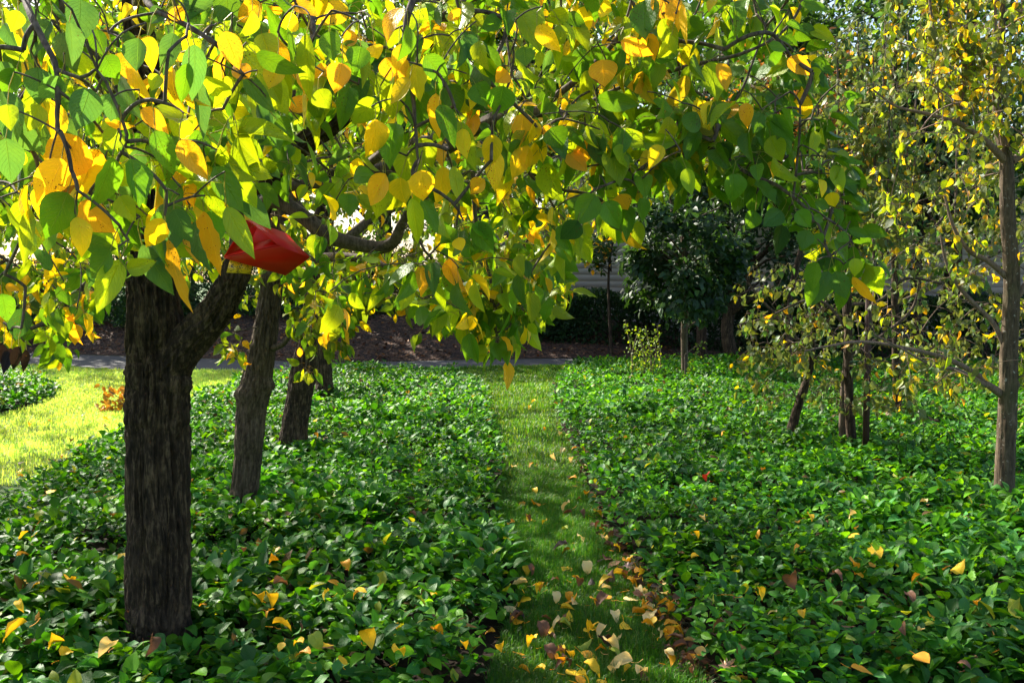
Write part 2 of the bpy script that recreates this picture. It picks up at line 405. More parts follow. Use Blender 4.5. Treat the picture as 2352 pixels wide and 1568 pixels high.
def px(Y, w): return w * Y / FPX          # a width in picture units to metres

# ================================================================== THE SETTING
def sheet(name, poly, z, mat, kind='structure', parent=None):
    me = bpy.data.meshes.new(name); me.from_pydata([(p[0], p[1], z) for p in poly], [], [tuple(range(len(poly)))]); me.update()
    o = link(name, me, mat, parent); o['kind'] = kind; return o

m, t, out = newmat('turf'); lk = t.links.new
tc = nd(t, 'ShaderNodeTexCoord').outputs['Object']
n1 = noise(t, tc, 1.3, 4); n2 = noise(t, tc, 60, 4, .7); n3 = noise(t, tc, 9, 4)
c = ramp(t, n2, [(.3, (.018, .035, .006)), (.55, (.05, .12, .012)), (.75, (.12, .22, .03))])
c = mix(t, mth(t, 'MULTIPLY', n3, .5), c, (.03, .08, .01, 1))
c = mix(t, mth(t, 'MULTIPLY', mth(t, 'SUBTRACT', n1, .5, clamp=True), 2.0, clamp=True), c, (.05, .11, .012, 1))
bn = nd(t, 'ShaderNodeBump', Strength=.8, Distance=.02); lk(n2, bn.inputs['Height'])
p = nd(t, 'ShaderNodeBsdfPrincipled', Roughness=.9); lk(c, p.inputs['Base Color']); lk(bn.outputs[0], p.inputs['Normal']); lk(p.outputs[0], out.inputs[0])
M_TURF = m
sheet('ground', [(-300, -60), (300, -60), (300, 400), (-300, 400)], 0, M_TURF)

M_SOIL = plain('bed_soil', (.018, .012, .008), .95, .5, 30, .1, .6)
bedL_px = [(1100, 1620), (1135, 1490), (1172, 1405), (1184, 1340), (1186, 1289), (1155, 1231), (1136, 1151), (1149, 1096), (1159, 1061), (1144, 1007), (1122, 916), (1104, 882), (1040, 860), (900, 856), (780, 857),
           (640, 868), (555, 884), (430, 937), (285, 1008), (160, 1072), (60, 1127), (0, 1172), (-120, 1240), (-500, 1460), (-700, 1800)]
bedR_px = [(1640, 1620), (1632, 1566), (1570, 1479), (1550, 1406), (1506, 1351), (1459, 1297), (1397, 1224), (1357, 1132), (1331, 1060), (1293, 989), (1271, 916), (1271, 886), (1305, 848), (1360, 837), (1500, 836), (1750, 838), (2400, 842), (2900, 846),
           (3200, 1000), (3300, 1700)]
bedF_px = [(-260, 885), (-60, 872), (40, 871), (100, 878), (130, 895), (125, 910), (70, 932), (0, 948), (-300, 990)]
bedL = gnd(*np.array(bedL_px, float).T, .03)[:, :2]; bedR = gnd(*np.array(bedR_px, float).T, .03)[:, :2]; bedF = gnd(*np.array(bedF_px, float).T, .03)[:, :2]
for nm, b in (('bed_soil', bedL), ('bed_soil', bedR), ('bed_soil', bedF)): sheet(nm, b, .006, M_SOIL)

# tarmac path behind the lawn
M_TAR = plain('tarmac', (.085, .082, .082), .85, .3, 40, .3, .3)
pth = [tuple(gnd(u, v, 0)[:2]) for u, v in [(-900, 822), (60, 838), (290, 852), (780, 853), (1000, 848), (1260, 840), (3400, 834)]]
pthb = [tuple(gnd(u, v, 0)[:2]) for u, v in [(3400, 821), (1260, 824), (1000, 829), (780, 834), (290, 819), (60, 811), (-900, 800)]]
sheet('path', pth + pthb, .008, M_TAR)

# mulched bank rising behind the path
m, t, out = newmat('bark_mulch'); lk = t.links.new
tc = nd(t, 'ShaderNodeTexCoord').outputs['Object']
vo = nd(t, 'ShaderNodeTexVoronoi', Scale=16.0); lk(tc, vo.inputs['Vector']); n1 = noise(t, tc, 30, 5, .7)
sx = nd(t, 'ShaderNodeSeparateColor'); lk(vo.outputs['Color'], sx.inputs[0])
c = ramp(t, sx.outputs[0], [(.1, (.018, .008, .005)), (.5, (.06, .025, .012)), (.9, (.14, .065, .03))])
c = mix(t, mth(t, 'MULTIPLY', n1, .6), c, (.035, .018, .01, 1))
bn = nd(t, 'ShaderNodeBump', Strength=1.0, Distance=.04); lk(vo.outputs['Distance'], bn.inputs['Height'])
p = nd(t, 'ShaderNodeBsdfPrincipled', Roughness=.95); lk(c, p.inputs['Base Color']); lk(bn.outputs[0], p.inputs['Normal']); lk(p.outputs[0], out.inputs[0])
M_MULCH = m
pb = np.array(pthb[::-1])     # from left to right
nx, ny = 160, 26
xs = np.linspace(-26, 34, nx); y0 = np.interp(xs, pb[:, 0], pb[:, 1]) + .02
V = []
for j in range(ny):
    s = j / (ny - 1); yy = y0 + s * 5.5
    zz = (.95 * np.sin(min(s * 1.25, 1) * pi / 2)) * np.clip(1 - (xs - 1.5) / 3.5, .12, 1) + .02
    zz = zz + .09 * (noise3(np.stack([xs * 1.4, yy * 1.4, 0 * xs], -1)) - .5) * (s > 0) + .05 * (noise3(np.stack([xs * 5, yy * 5, 0 * xs], -1)) - .5) * (s > 0)
    V.append(np.stack([xs, yy, zz], -1))
V = np.array(V).reshape(-1, 3); i = np.arange(ny - 1)[:, None] * nx; j = np.arange(nx - 1)[None]
F = np.stack([i + j, i + j + 1, i + nx + j + 1, i + nx + j], -1).reshape(-1, 4)
bank = link('mulch_bank', mesh_np('mulch_bank', V, F), M_MULCH); bank['kind'] = 'structure'
def bank_z(x, y):
    yb = np.interp(x, pb[:, 0], pb[:, 1]) + .02; s = np.clip((y - yb) / 5.5, 0, 1)
    return np.where(y > yb, (.95 * np.sin(np.minimum(s * 1.25, 1) * pi / 2)) * np.clip(1 - (x - 1.5) / 3.5, .12, 1), 0)

# ------------------------------------------------------------------ grass blades
def blades(n, px_rng, hmin, hmax, wd, name, avoid, region, label):
    X, Y = [], []
    tot = 0
    while tot < n:
        x = RNG.uniform(px_rng[0], px_rng[1], n); y = RNG.uniform(px_rng[2], px_rng[3], n)
        ok = region(x, y)
        for b in avoid: ok &= ~inpoly(x, y, b)
        X.append(x[ok]); Y.append(y[ok]); tot += ok.sum()
    x = np.concatenate(X)[:n]; y = np.concatenate(Y)[:n]
    dst = np.clip(y / 8, .8, 2.2)
    hgt = RNG.uniform(hmin, hmax, n) * (0.6 + .9 * noise3(np.stack([x * 6, y * 6, 0 * x], -1)))
    a = RNG.uniform(0, 2 * pi, n); lean = RNG.uniform(.1, .9, n); wv = wd * dst * RNG.uniform(.7, 1.2, n)
    d = np.stack([np.cos(a), np.sin(a), 0 * a], -1); s = np.stack([-np.sin(a), np.cos(a), 0 * a], -1)
    o = np.stack([x, y, 0 * x], -1); up = np.array([0, 0, 1.0])
    p0 = o - s * wv[:, None]; p1 = o + s * wv[:, None]
    mpt = o + d * (lean * hgt * .30)[:, None] + up * (hgt * .62)[:, None]; p2 = mpt + s * (wv * .75)[:, None]; p3 = mpt - s * (wv * .75)[:, None]
    tip = o + d * (lean * hgt * .95)[:, None] + up * hgt[:, None] * (1 - .35 * lean)[:, None]
    V = np.stack([p0, p1, p2, p3, tip, tip + s * (wv * .1)[:, None]], 1).reshape(-1, 3)
    F = (np.arange(n)[:, None, None] * 6 + np.array([[0, 1, 2, 3], [3, 2, 5, 4]])[None]).reshape(-1, 4)
    g = np.array([.048, .19, .008]); yb = np.array([.20, .27, .04])
    if 'mown' in label:
        f_ = 1 + 3.4 * np.clip((-x - 1.8) / 1.8, 0, 1)[:, None]; w_ = (f_ - 1) / 3.4; g = g * (1 - w_) * [1.2, 1, 1.3] + np.array([.34, .55, .10]) * w_; yb = yb * (1 - w_) + np.array([.60, .66, .24]) * w_  # towards the open left lawn, sun glare is put into paler blade colour
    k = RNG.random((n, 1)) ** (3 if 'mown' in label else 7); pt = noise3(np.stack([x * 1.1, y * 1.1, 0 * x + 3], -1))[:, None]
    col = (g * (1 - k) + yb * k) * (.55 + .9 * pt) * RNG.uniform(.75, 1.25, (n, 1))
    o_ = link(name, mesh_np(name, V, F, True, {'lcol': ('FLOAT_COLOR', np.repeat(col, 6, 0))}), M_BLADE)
    tag(o_, label, None, None, 'stuff'); return o_
m, t, out = newmat('grass_blade'); lk = t.links.new
ca = nd(t, 'ShaderNodeAttribute', attribute_name='lcol')
p = nd(t, 'ShaderNodeBsdfPrincipled', Roughness=.5); p.inputs['Specular IOR Level'].default_value = .4; lk(ca.outputs['Color'], p.inputs['Base Color'])
tr = nd(t, 'ShaderNodeBsdfTranslucent'); lk(mix(t, 1.0, ca.outputs['Color'], (1.7, 1.45, .6, 1), 'MULTIPLY'), tr.inputs['Color'])
mx = nd(t, 'ShaderNodeMixShader', Fac=.45); lk(p.outputs[0], mx.inputs[1]); lk(tr.outputs[0], mx.inputs[2]); lk(mx.outputs[0], out.inputs[0])
M_BLADE = m
def aisle(x, y):
    l = np.interp(y, [3, 3.7, 5, 7, 9, 12, 16], [-.35, -.35, -.2, -.2, -.35, -.8, -1.6]); r = np.interp(y, [3, 3.7, 5, 7, 9, 12, 16], [1.0, .95, .7, .65, .6, .75, 1.6])
    return (x > l) & (x < r)
blades(65000, (-.6, 1.3, 3.2, 8.2), .025, .068, .0019, 'grass', [bedL, bedR], aisle, 'short green grass growing along the strip between the two beds')
pa = np.array(pth)
def lawnreg(x, y): return (y < np.interp(x, pa[:, 0], pa[:, 1]) - .03) & (np.abs(x) < y * .56)
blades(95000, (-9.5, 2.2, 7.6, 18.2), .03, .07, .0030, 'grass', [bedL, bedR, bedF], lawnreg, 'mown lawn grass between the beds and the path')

# ------------------------------------------------------------------ ground cover
def cover(name, bed, dens, yr, label, hmax=.21):
    Os, Ds, Ns, Ls, Ws, Fo, Cu, Wa, Co, TMs = [], [], [], [], [], [], [], [], [], []
    x0, y0_, x1, y1 = bed[:, 0].min(), bed[:, 1].min(), bed[:, 0].max(), bed[:, 1].max()
    n = int((x1 - x0) * (y1 - y0_) * 215 * dens)
    x = RNG.uniform(x0, x1, n); y = RNG.uniform(y0_, y1, n)
    vis = (np.abs(x) < y * .56 + .6) & (y > 3.0) & (y < yr)
    keep = vis & inpoly(x, y, bed) & (distpoly(x, y, bed) > .03); x, y = x[keep], y[keep]
    keep = RNG.random(len(x)) < np.clip(1.35 - y / 16, .42, 1); x, y = x[keep], y[keep]
    de = distpoly(x, y, bed); hh = hmax * np.clip((de + .10) / .22, .45, 1) ** .6
    hh = hh * (.35 + .75 * noise3(np.stack([x * 2.3, y * 2.3, 0 * x], -1)) + .5 * noise3(np.stack([x * 7.5, y * 7.5, 0 * x + 2], -1)))
    gap = noise3(np.stack([x * 4.1, y * 4.1, 0 * x + 9], -1)); hh = hh * np.where(gap < .2, .6, 1)
    k = 7; N = len(x) * k; de = np.asarray(de)
    ci = np.repeat(np.arange(len(x)), k); a = RNG.uniform(0, 2 * pi, N); el = RNG.uniform(-.45, 1.3, N)
    lvl = RNG.random(N) ** np.where(de[ci] < .12, 1.3, .6); lvl = np.where(de[ci] < .12, lvl * 1.15 - .25, lvl)
    rad = RNG.uniform(.01, .075, N)
    o = np.stack([x[ci] + np.cos(a) * rad, y[ci] + np.sin(a) * rad, hh[ci] * (.35 + .55 * lvl) + .005], -1)
    d = np.stack([np.cos(a) * np.cos(el), np.sin(a) * np.cos(el), np.sin(el)], -1)
    nn = np.stack([-np.cos(a) * np.sin(el), -np.sin(a) * np.sin(el), np.cos(el)], -1) + RNG.normal(0, .35, (N, 3))
    big = .72 + .6 * noise3(np.stack([x * 1.3, y * 1.3, 0 * x + 4], -1))[ci]
    L = RNG.uniform(.044, .082, N) * big * np.interp(o[:, 1], [3.5, 4.5, 7], [1.3, 1.15, 1.0]); W = L * RNG.uniform(.5, .74, N)
    vr = noise3(np.stack([x * .9, y * .9, 0 * x + 7], -1))[ci][:, None]
    g1 = np.array([.034, .155, .012]); g2 = np.array([.115, .33, .012]); g3 = np.array([.042, .17, .04]); yl = np.array([.30, .36, .03])
    r = RNG.random((N, 1)); r2 = RNG.random((N, 1))
    col = np.where(r < .45, g1, np.where(r < .72, g2, g3)) * RNG.uniform(.55, 1.45, (N, 1)) * (.7 + .65 * vr)
    col = np.where(r2 > .985, yl, col); col = np.where(r2 < .012, np.array([[.16, .10, .04]]), col)
    fold = RNG.uniform(.05, .5, N); curl = RNG.uniform(.2, 1.3, N); wave = RNG.uniform(.01, .05, N)
    near = o[:, 1] < 8.5
    obs = []
    Vs, Fs, cs, us, off = [], [], [], [], 0
    for msk, tm in ((near, 'cover'), (~near, 'cover_lo')):
        if msk.sum() == 0: continue
        V, F, uv, mm = leaf_geom(o[msk], d[msk], nn[msk], L[msk], W[msk], fold[msk], curl[msk], wave[msk], RNG.random(msk.sum()), tm)
        Vs.append(V); Fs.append(F + off); off += len(V); cs.append(np.repeat(col[msk], mm, 0)); us.append(uv)
    V = np.concatenate(Vs); V[:, 2] = np.maximum(V[:, 2], .008)
    me = mesh_np(name, V, np.concatenate(Fs), True, {'lcol': ('FLOAT_COLOR', np.concatenate(cs)), 'luv': ('FLOAT_VECTOR', np.concatenate(us))})
    ob = link(name, me, M_COVER); tag(ob, label, None, None, 'stuff'); return ob
cover('ground_cover', bedL, 1.0, 19, 'dense green ground cover of the left bed around the rough pear trunks')
cover('ground_cover', bedR, 1.0, 19, 'dense green ground cover of the right bed beyond the grass strip')
cover('ground_cover', bedF, 1.1, 19, 'small round patch of green ground cover on the sunny lawn', .26)

# ================================================================== TREES
# ---- nearest pear tree
T1Y = 4.05
t1 = empty('pear_tree', tuple(at(367, 1440, T1Y)), 'large pear tree with thick furrowed forked trunk, nearest the viewer, under yellow green leaves', 'tree', 'pear trees in the left bed')
def P_(l): return np.array([at(u, v, Y) for u, v, Y, *_ in l])
def R_(l): return np.array([px(Y, wpx) / 2 for u, v, Y, wpx in l])
acc = Acc(); limbs1 = []
def limb(acc, lst, l, sides=20, step=.02, amp=.002, seed=1.0, **kw):
    P = P_(l); R = R_(l); V, F, Cc, r = bark_tube(P, R, sides, step, amp, seed, **kw); acc.add(V, F)
    if lst is not None: lst.append((P, R))
tr = [(368, 1500, T1Y, 142), (367, 1420, T1Y, 134), (364, 1250, T1Y, 132), (361, 1000, T1Y, 134), (362, 880, T1Y, 136), (360, 780, T1Y, 128), (352, 650, T1Y, 110), (345, 500, T1Y, 100), (335, 300, T1Y - .05, 78), (318, 60, T1Y - .1, 52), (300, -150, T1Y - .2, 40)]
limb(acc, None, tr, 200, .0065, .015, 3.0, freq=5.0, flare=.035, knob=[(1.16, 2.9, .05, .03), (.62, 2.2, .06, .014), (.95, 1.3, .05, .012), (.35, 1.0, .07, .015), (1.4, 1.8, .05, -.012)])
limbs1.append((P_(tr[5:]), R_(tr[5:])))
limb(acc, limbs1, [(365, 900, T1Y, 95), (395, 840, T1Y - .01, 92), (440, 778, T1Y - .03, 84), (492, 724, T1Y - .06, 76), (530, 660, T1Y - .1, 66), (552, 600, T1Y - .12, 60), (575, 520, T1Y - .15, 56), (635, 375, T1Y - .3, 52), (700, 330, T1Y - .5, 46), (860, 205, T1Y - .8, 42), (1010, 90, T1Y - 1.1, 34), (1100, -80, T1Y - 1.2, 24)],
     120, .008, .009, 5.0, freq=4.0)
acc.build('trunk', M_BARK, t1)
acc = Acc()
# grey smooth limbs
limb(acc, limbs1, [(545, 560, T1Y - .15, 40), (560, 478, T1Y - .2, 34), (610, 462, T1Y - .25, 34), (650, 466, T1Y - .28, 34), (705, 504, T1Y - .3, 36), (752, 541, T1Y - .3, 40), (800, 556, T1Y - .3, 33), (870, 568, T1Y - .3, 30), (905, 552, T1Y - .35, 26), (925, 510, T1Y - .4, 20), (965, 450, T1Y - .5, 14), (1040, 420, T1Y - .6, 10), (1130, 430, T1Y - .7, 6), (1200, 470, T1Y - .8, 3)], 24, .012, .0018, 2)
limb(acc, limbs1, [(585, 495, T1Y - .2, 34), (622, 447, T1Y - .3, 24), (680, 426, T1Y - .4, 22), (735, 422, T1Y - .5, 22), (800, 410, T1Y - .7, 22), (880, 350, T1Y - .9, 20), (960, 300, T1Y - 1.0, 14)], 18, .015, .0018, 4)
limb(acc, limbs1, [(800, 410, T1Y - .7, 26), (900, 385, T1Y - .8, 36), (1000, 350, T1Y - .95, 36), (1074, 309, T1Y - 1.05, 36), (1165, 262, T1Y - 1.15, 34), (1230, 255, T1Y - 1.25, 30), (1294, 266, T1Y - 1.3, 22), (1380, 318, T1Y - 1.4, 12), (1466, 365, T1Y - 1.5, 9), (1560, 372, T1Y - 1.6, 6)], 20, .012, .002, 6)
limb(acc, limbs1, [(1230, 255, T1Y - 1.25, 18), (1330, 180, T1Y - 1.3, 14), (1400, 110, T1Y - 1.35, 12), (1440, 45, T1Y - 1.4, 11), (1470, -80, T1Y - 1.4, 9)], 10, .02, .001, 7)
limb(acc, limbs1, [(1294, 266, T1Y - 1.3, 14), (1405, 210, T1Y - 1.45, 9), (1500, 175, T1Y - 1.5, 9), (1592, 150, T1Y - 1.55, 9), (1700, 125, T1Y - 1.6, 8), (1790, 80, T1Y - 1.6, 7), (1838, 15, T1Y - 1.6, 6), (1850, -60, T1Y - 1.6, 5)], 8, .02, .0007, 8)
limb(acc, limbs1, [(1080, 300, T1Y - 1.05, 14), (1088, 430, T1Y - 1.0, 11), (1094, 520, T1Y - 1.0, 9), (1115, 600, T1Y - 1.0, 8), (1131, 665, T1Y - 1.0, 7), (1140, 760, T1Y - 1.0, 5), (1143, 800, T1Y - 1.0, 4)], 8, .02, .0007, 9)
limb(acc, limbs1, [(1380, 318, T1Y - 1.4, 10), (1600, 330, T1Y - 1.6, 9), (1720, 400, T1Y - 1.75, 9), (1790, 430, T1Y - 1.8, 8), (1870, 500, T1Y - 1.8, 7), (1905, 590, T1Y - 1.8, 5)], 8, .02, .0007, 10)
limb(acc, limbs1, [(1820, 470, T1Y - 1.8, 6), (1835, 330, T1Y - 1.8, 5), (1838, 240, T1Y - 1.8, 4)], 6, .03, .0004, 11)
limb(acc, limbs1, [(1590, 330, T1Y - 1.6, 7), (1690, 230, T1Y - 1.6, 6), (1730, 140, T1Y - 1.6, 5), (1760, 60, T1Y - 1.6, 4)], 6, .03, .0004, 12)
# left drooping limb
limb(acc, limbs1, [(340, 640, T1Y, 44), (285, 632, T1Y - .05, 30), (240, 645, T1Y - .08, 24), (201, 655, T1Y - .1, 20), (165, 690, T1Y - .12, 17), (130, 738, T1Y - .15, 14), (96, 745, T1Y - .2, 11), (60, 760, T1Y - .2, 8)], 14, .015, .0015, 13)
limb(acc, limbs1, [(201, 655, T1Y - .1, 12), (130, 690, T1Y - .1, 9), (70, 640, T1Y - .1, 8), (20, 600, T1Y - .1, 8), (-60, 560, T1Y - .1, 6)], 8, .02, .0007, 14)
# limbs that reach over the viewer
limb(acc, limbs1, [(335, 300, T1Y - .05, 40), (200, 120, 3.5, 36), (60, -90, 3.0, 34), (-20, -140, 2.4, 34), (40, -90, 1.9, 26), (62, 10, 1.62, 17), (98, 90, 1.55, 14), (130, 160, 1.52, 12), (132, 300, 1.5, 9)], 14, .015, .001, 15)
limb(acc, limbs1, [(318, 60, T1Y - .1, 34), (330, -160, 3.2, 40), (320, -180, 2.4, 38), (330, -60, 1.9, 24), (344, 13, 1.75, 14), (430, 60, 1.7, 12), (515, 116, 1.68, 10), (558, 172, 1.66, 7)], 14, .015, .001, 16)
limb(acc, limbs1, [(130, 160, 1.52, 10), (190, 180, 1.5, 9), (230, 165, 1.5, 7), (290, 300, 1.5, 7), (280, 350, 1.5, 5)], 8, .02, .0007, 17)
limb(acc, limbs1, [(1010, 90, T1Y - 1.1, 26), (1060, -120, 2.6, 26), (1050, -140, 2.2, 22), (960, -20, 2.05, 16), (930, 80, 2.0, 12), (945, 180, 1.98, 10), (955, 300, 1.96, 8), (960, 370, 1.95, 5)], 10, .02, .001, 18)
limb(acc, limbs1, [(860, 205, T1Y - .8, 24), (760, 20, 2.9, 22), (700, -60, 2.3, 20), (690, -30, 1.95, 16), (720, 60, 1.85, 11), (700, 140, 1.8, 7)], 10, .02, .001, 19)
acc1 = acc

K1 = .4296
def hero(lst, ox, Y0, jit=.12):
    rows = []
    for (bx, by, tx, ty, wd, c) in lst:
        Y = Y0 + random.uniform(-jit, jit)
        u0, v0, u1, v1 = ox + bx * K1, by * K1, ox + tx * K1, ty * K1
        B = at(u0, v0, Y); lpx = math.hypot(u1 - u0, v1 - v0); Tt = at(u1, v1, Y + random.uniform(-.3, .3) * px(Y, lpx))
        rows.append((B, Tt, px(Y, wd * K1), c))
    return rows
HL = [(480,475,410,690,150,'b'),(640,420,745,645,135,'b'),(600,500,590,650,125,'b'),(600,840,510,1130,190,'g'),(700,850,745,1105,155,'g'),(360,1030,270,1280,185,'g'),(420,730,270,960,220,'o'),(330,850,230,1120,200,'o'),
 (530,800,380,1030,145,'o'),(560,640,710,690,65,'o'),(620,290,740,440,100,'o'),(690,330,775,560,95,'y'),(930,180,870,395,110,'b'),(740,205,740,380,140,'b'),(1040,240,1050,540,120,'b'),(1200,170,1280,380,110,'o'),
 (430,0,420,235,160,'b'),(370,120,400,345,120,'b'),(200,360,215,560,130,'b'),(320,410,215,540,130,'b'),(0,490,140,720,130,'b'),(40,620,200,840,150,'b'),(30,740,60,980,140,'b'),(0,330,50,450,100,'b'),
 (270,110,160,310,150,'b'),(790,190,820,370,85,'y'),(760,580,900,715,95,'o'),(830,700,940,930,125,'g'),(960,750,1110,960,125,'o'),(940,890,1020,1120,155,'o'),(800,760,870,1020,115,'g'),(730,800,740,965,95,'b'),
 (890,960,965,1120,110,'g'),(1150,890,1295,1135,130,'g'),(1210,1105,1360,1380,105,'yg'),(930,1120,1020,1300,140,'b'),(1090,1130,1190,1460,130,'o'),(1000,1180,1060,1420,100,'o'),(430,1080,600,1250,170,'o'),(410,1160,470,1370,115,'y'),
 (450,1290,620,1330,115,'g'),(590,1340,480,1490,120,'g'),(640,1390,520,1670,135,'yg'),(650,1380,600,1600,80,'g'),(680,1440,830,1400,100,'yg'),(760,1310,930,1590,125,'b'),(860,1100,800,1310,85,'y'),(870,1170,780,1330,115,'y'),
 (900,1280,965,1700,105,'o'),(160,1120,130,1430,80,'yg'),(40,560,60,700,110,'yg'),(240,1000,200,1150,110,'y'),(20,130,80,270,90,'b'),(100,60,60,170,90,'yg'),(640,1050,720,1180,120,'yg'),(1120,990,1180,1200,100,'yg'),
 (90,370,20,520,120,'g'),(210,560,150,700,110,'yg'),(520,160,560,300,110,'g'),(120,800,60,900,100,'y'),(560,300,620,420,130,'g'),(1010,340,960,560,90,'g'),(850,400,800,480,80,'yg'),(640,700,560,800,110,'yg')]
HT = [(1300,400,1480,610,90,'g'),(1370,290,1610,400,100,'g'),(1540,150,1570,345,145,'g'),(1640,180,1630,565,110,'yg'),(1400,180,1460,360,125,'yg'),(1480,350,1440,480,110,'y'),(1350,60,1300,210,125,'yg'),(1400,20,1250,115,110,'o'),
 (1760,170,1790,330,115,'g'),(1830,340,1790,490,125,'o'),(1930,250,1900,380,120,'g'),(1220,740,1040,745,105,'d'),(1330,420,1240,330,100,'o'),(1560,30,1700,60,90,'o'),(1590,100,1500,140,90,'y'),(1700,480,1760,580,110,'yg'),
 (990,60,1040,180,110,'g'),(880,60,800,120,100,'b'),(930,40,980,120,90,'o'),(1200,470,1260,560,110,'yg'),(1480,640,1560,720,90,'g')]
HC = [(380,450,400,640,150,'yg'),(530,480,540,715,155,'g'),(300,530,170,665,110,'yg'),(300,640,290,855,150,'y'),(400,660,350,885,165,'g'),(640,560,720,790,110,'g'),(620,500,600,750,85,'o'),(470,790,460,985,160,'yg'),(540,740,600,895,115,'yg'),
 (660,750,640,890,110,'o'),(740,650,820,905,90,'yg'),(760,690,780,845,85,'y'),(350,930,250,1100,120,'o'),(340,950,300,1175,115,'yg'),(430,950,435,1105,130,'y'),(540,910,570,1085,130,'y'),(660,890,640,1105,110,'y'),(710,890,750,1085,75,'yg'),
 (490,1060,540,1325,95,'yg'),(540,1070,620,1255,105,'g'),(700,450,740,615,125,'g'),(980,460,950,620,150,'g'),(830,450,890,570,125,'g'),(470,140,470,330,130,'g'),(620,130,700,295,165,'yg'),(560,300,700,445,120,'g'),(220,240,200,385,155,'g'),
 (200,190,110,240,85,'o'),(290,240,300,310,90,'y'),(350,310,410,445,100,'o'),(420,300,440,440,90,'o'),(930,720,900,900,105,'y'),(930,800,940,1015,95,'y'),(850,220,870,380,115,'yg'),(1090,250,1100,355,95,'g'),(1160,140,1280,280,100,'y'),
 (480,420,380,560,110,'y'),(1000,380,940,440,100,'o'),(700,60,740,110,90,'o'),(880,960,800,1040,90,'o'),(740,1270,760,1340,80,'y')]
HR = [(1740,0,1730,205,170,'g'),(1860,-30,1850,125,150,'o'),(1940,20,1945,245,85,'o'),(1900,0,1890,195,90,'o'),(1510,320,1520,465,145,'o'),(1610,220,1785,295,85,'o'),(1740,180,1800,330,95,'o'),(1470,1040,1370,1205,145,'g'),
 (1520,1080,1615,1220,120,'g'),(1640,1010,1695,1085,125,'g'),(1710,1060,1740,1185,95,'g'),(1440,950,1560,1020,100,'g'),(1600,920,1650,1010,105,'g'),(1600,1040,1640,1130,100,'o'),(1240,680,1290,795,130,'g'),(1480,520,1700,560,105,'g'),
 (1780,540,1935,575,70,'g'),(1440,650,1560,745,85,'yg'),(1560,720,1815,775,90,'yg'),(1900,850,1930,1050,95,'yg'),(1830,780,1760,900,90,'y'),(1960,900,1990,1050,80,'yg'),(1380,1180,1290,1290,110,'d'),(1700,1180,1700,1340,70,'yg'),
 (1880,190,1830,330,110,'yg'),(1500,30,1560,60,100,'y'),(1330,60,1200,120,90,'yg'),(1830,100,1900,290,100,'yg')]
HE = [(360,340,405,490,90,'o'),(470,560,340,640,110,'o'),(510,550,510,685,80,'o'),(730,320,880,395,85,'o'),(440,930,450,1085,120,'g'),(640,730,700,860,105,'yg'),(700,1130,600,1215,110,'b'),(780,1130,855,1215,85,'g'),(820,1040,885,1130,110,'g'),
 (840,1230,810,1335,90,'b'),(700,1200,670,1365,105,'d'),(1060,1225,1185,1265,50,'g'),(870,1155,945,1180,45,'g'),(1010,845,1145,895,48,'g'),(990,968,1112,985,38,'g'),(820,940,925,970,38,'g'),(850,870,950,890,40,'g'),(920,970,1000,1020,85,'d'),
 (900,960,930,1050,60,'y'),(960,1030,985,1110,70,'y'),(890,1400,850,1560,100,'g'),(940,1350,920,1450,95,'d'),(980,1280,1080,1400,80,'g'),(990,1450,1040,1600,100,'b'),(950,1450,860,1640,95,'b'),(1020,1500,1030,1680,90,'g'),(870,1480,840,1640,80,'g'),
 (1080,1480,1210,1620,70,'o'),(1090,1380,1100,1480,70,'yg'),(1000,1250,1060,1290,60,'g'),(880,1250,920,1310,70,'g'),(560,1130,510,1230,90,'g'),(720,620,680,740,80,'b'),(760,580,810,640,60,'b'),(880,700,860,830,70,'yg'),(380,760,420,850,100,'d'),
 (880,1080,960,1110,60,'g'),(1040,1160,1060,1200,70,'g'),(620,500,700,560,70,'b'),(780,160,860,210,80,'g'),(720,130,830,160,60,'g'),(640,290,700,340,100,'g'),(630,240,740,265,50,'g'),(800,20,970,40,60,'g'),(900,480,985,500,40,'g'),(1030,500,1135,515,40,'g'),(1040,560,1110,570,70,'g')]
HB = [(60,1860,20,2000,60,'k'),(100,1850,60,1985,55,'k'),(140,1870,125,1990,40,'k'),(20,1840,-10,1950,60,'k'),(120,1650,80,1820,110,'d'),(10,1570,40,1720,100,'g')]
rows = hero(HL, 0, 1.55) + hero(HT, 0, 1.78) + hero(HC, 735, 1.95) + hero(HR, 735, 2.2) + hero(HE, 1494.5, 2.25) + hero([(a, b, c_, d_, e, f) for a, b, c_, d_, e, f in HB], 0, 1.9)
hb = np.array([r[0] for r in rows]); ht = np.array([r[1] for r in rows]); hw = np.array([r[2] for r in rows])
hk = [r[3] for r in rows]; n = len(rows)
hd = nrm(ht - hb); view = nrm(np.array([0, 0, H]) - hb)
hn = view + RNG.normal(0, .42, (n, 3)) + np.array([0, 0, .15])
hc = np.array([COL[k] for k in hk]) * RNG.uniform(.85, 1.2, (n, 1)) * RNG.uniform(.94, 1.06, (n, 3))
hdry = np.array([(.3 + .6 * random.random()) if k in ('o',) else (.15 if k in ('y', 'yg') else 0) for k in hk])
hlen = np.linalg.norm(ht - hb, axis=1)
heroL = dict(O=hb, D=hd, N=hn, L=hlen * 1.03, W=hw * 1.13, fold=RNG.uniform(.05, .6, n), curl=RNG.uniform(-.25, .8, n), wave=RNG.uniform(.004, .034, n), col=hc, dry=hdry)
hs = hb - hd * .01 + np.array([0, 0, 1.0]) * RNG.uniform(.018, .035, (n, 1)) + RNG.normal(0, .008, (n, 3))      # spur above each leaf
heroP = np.stack([hs, (hs + hb) / 2 - hd * .006 + RNG.normal(0, .002, (n, 3)), hb], 1); heroR = np.full((n, 3), .0009)

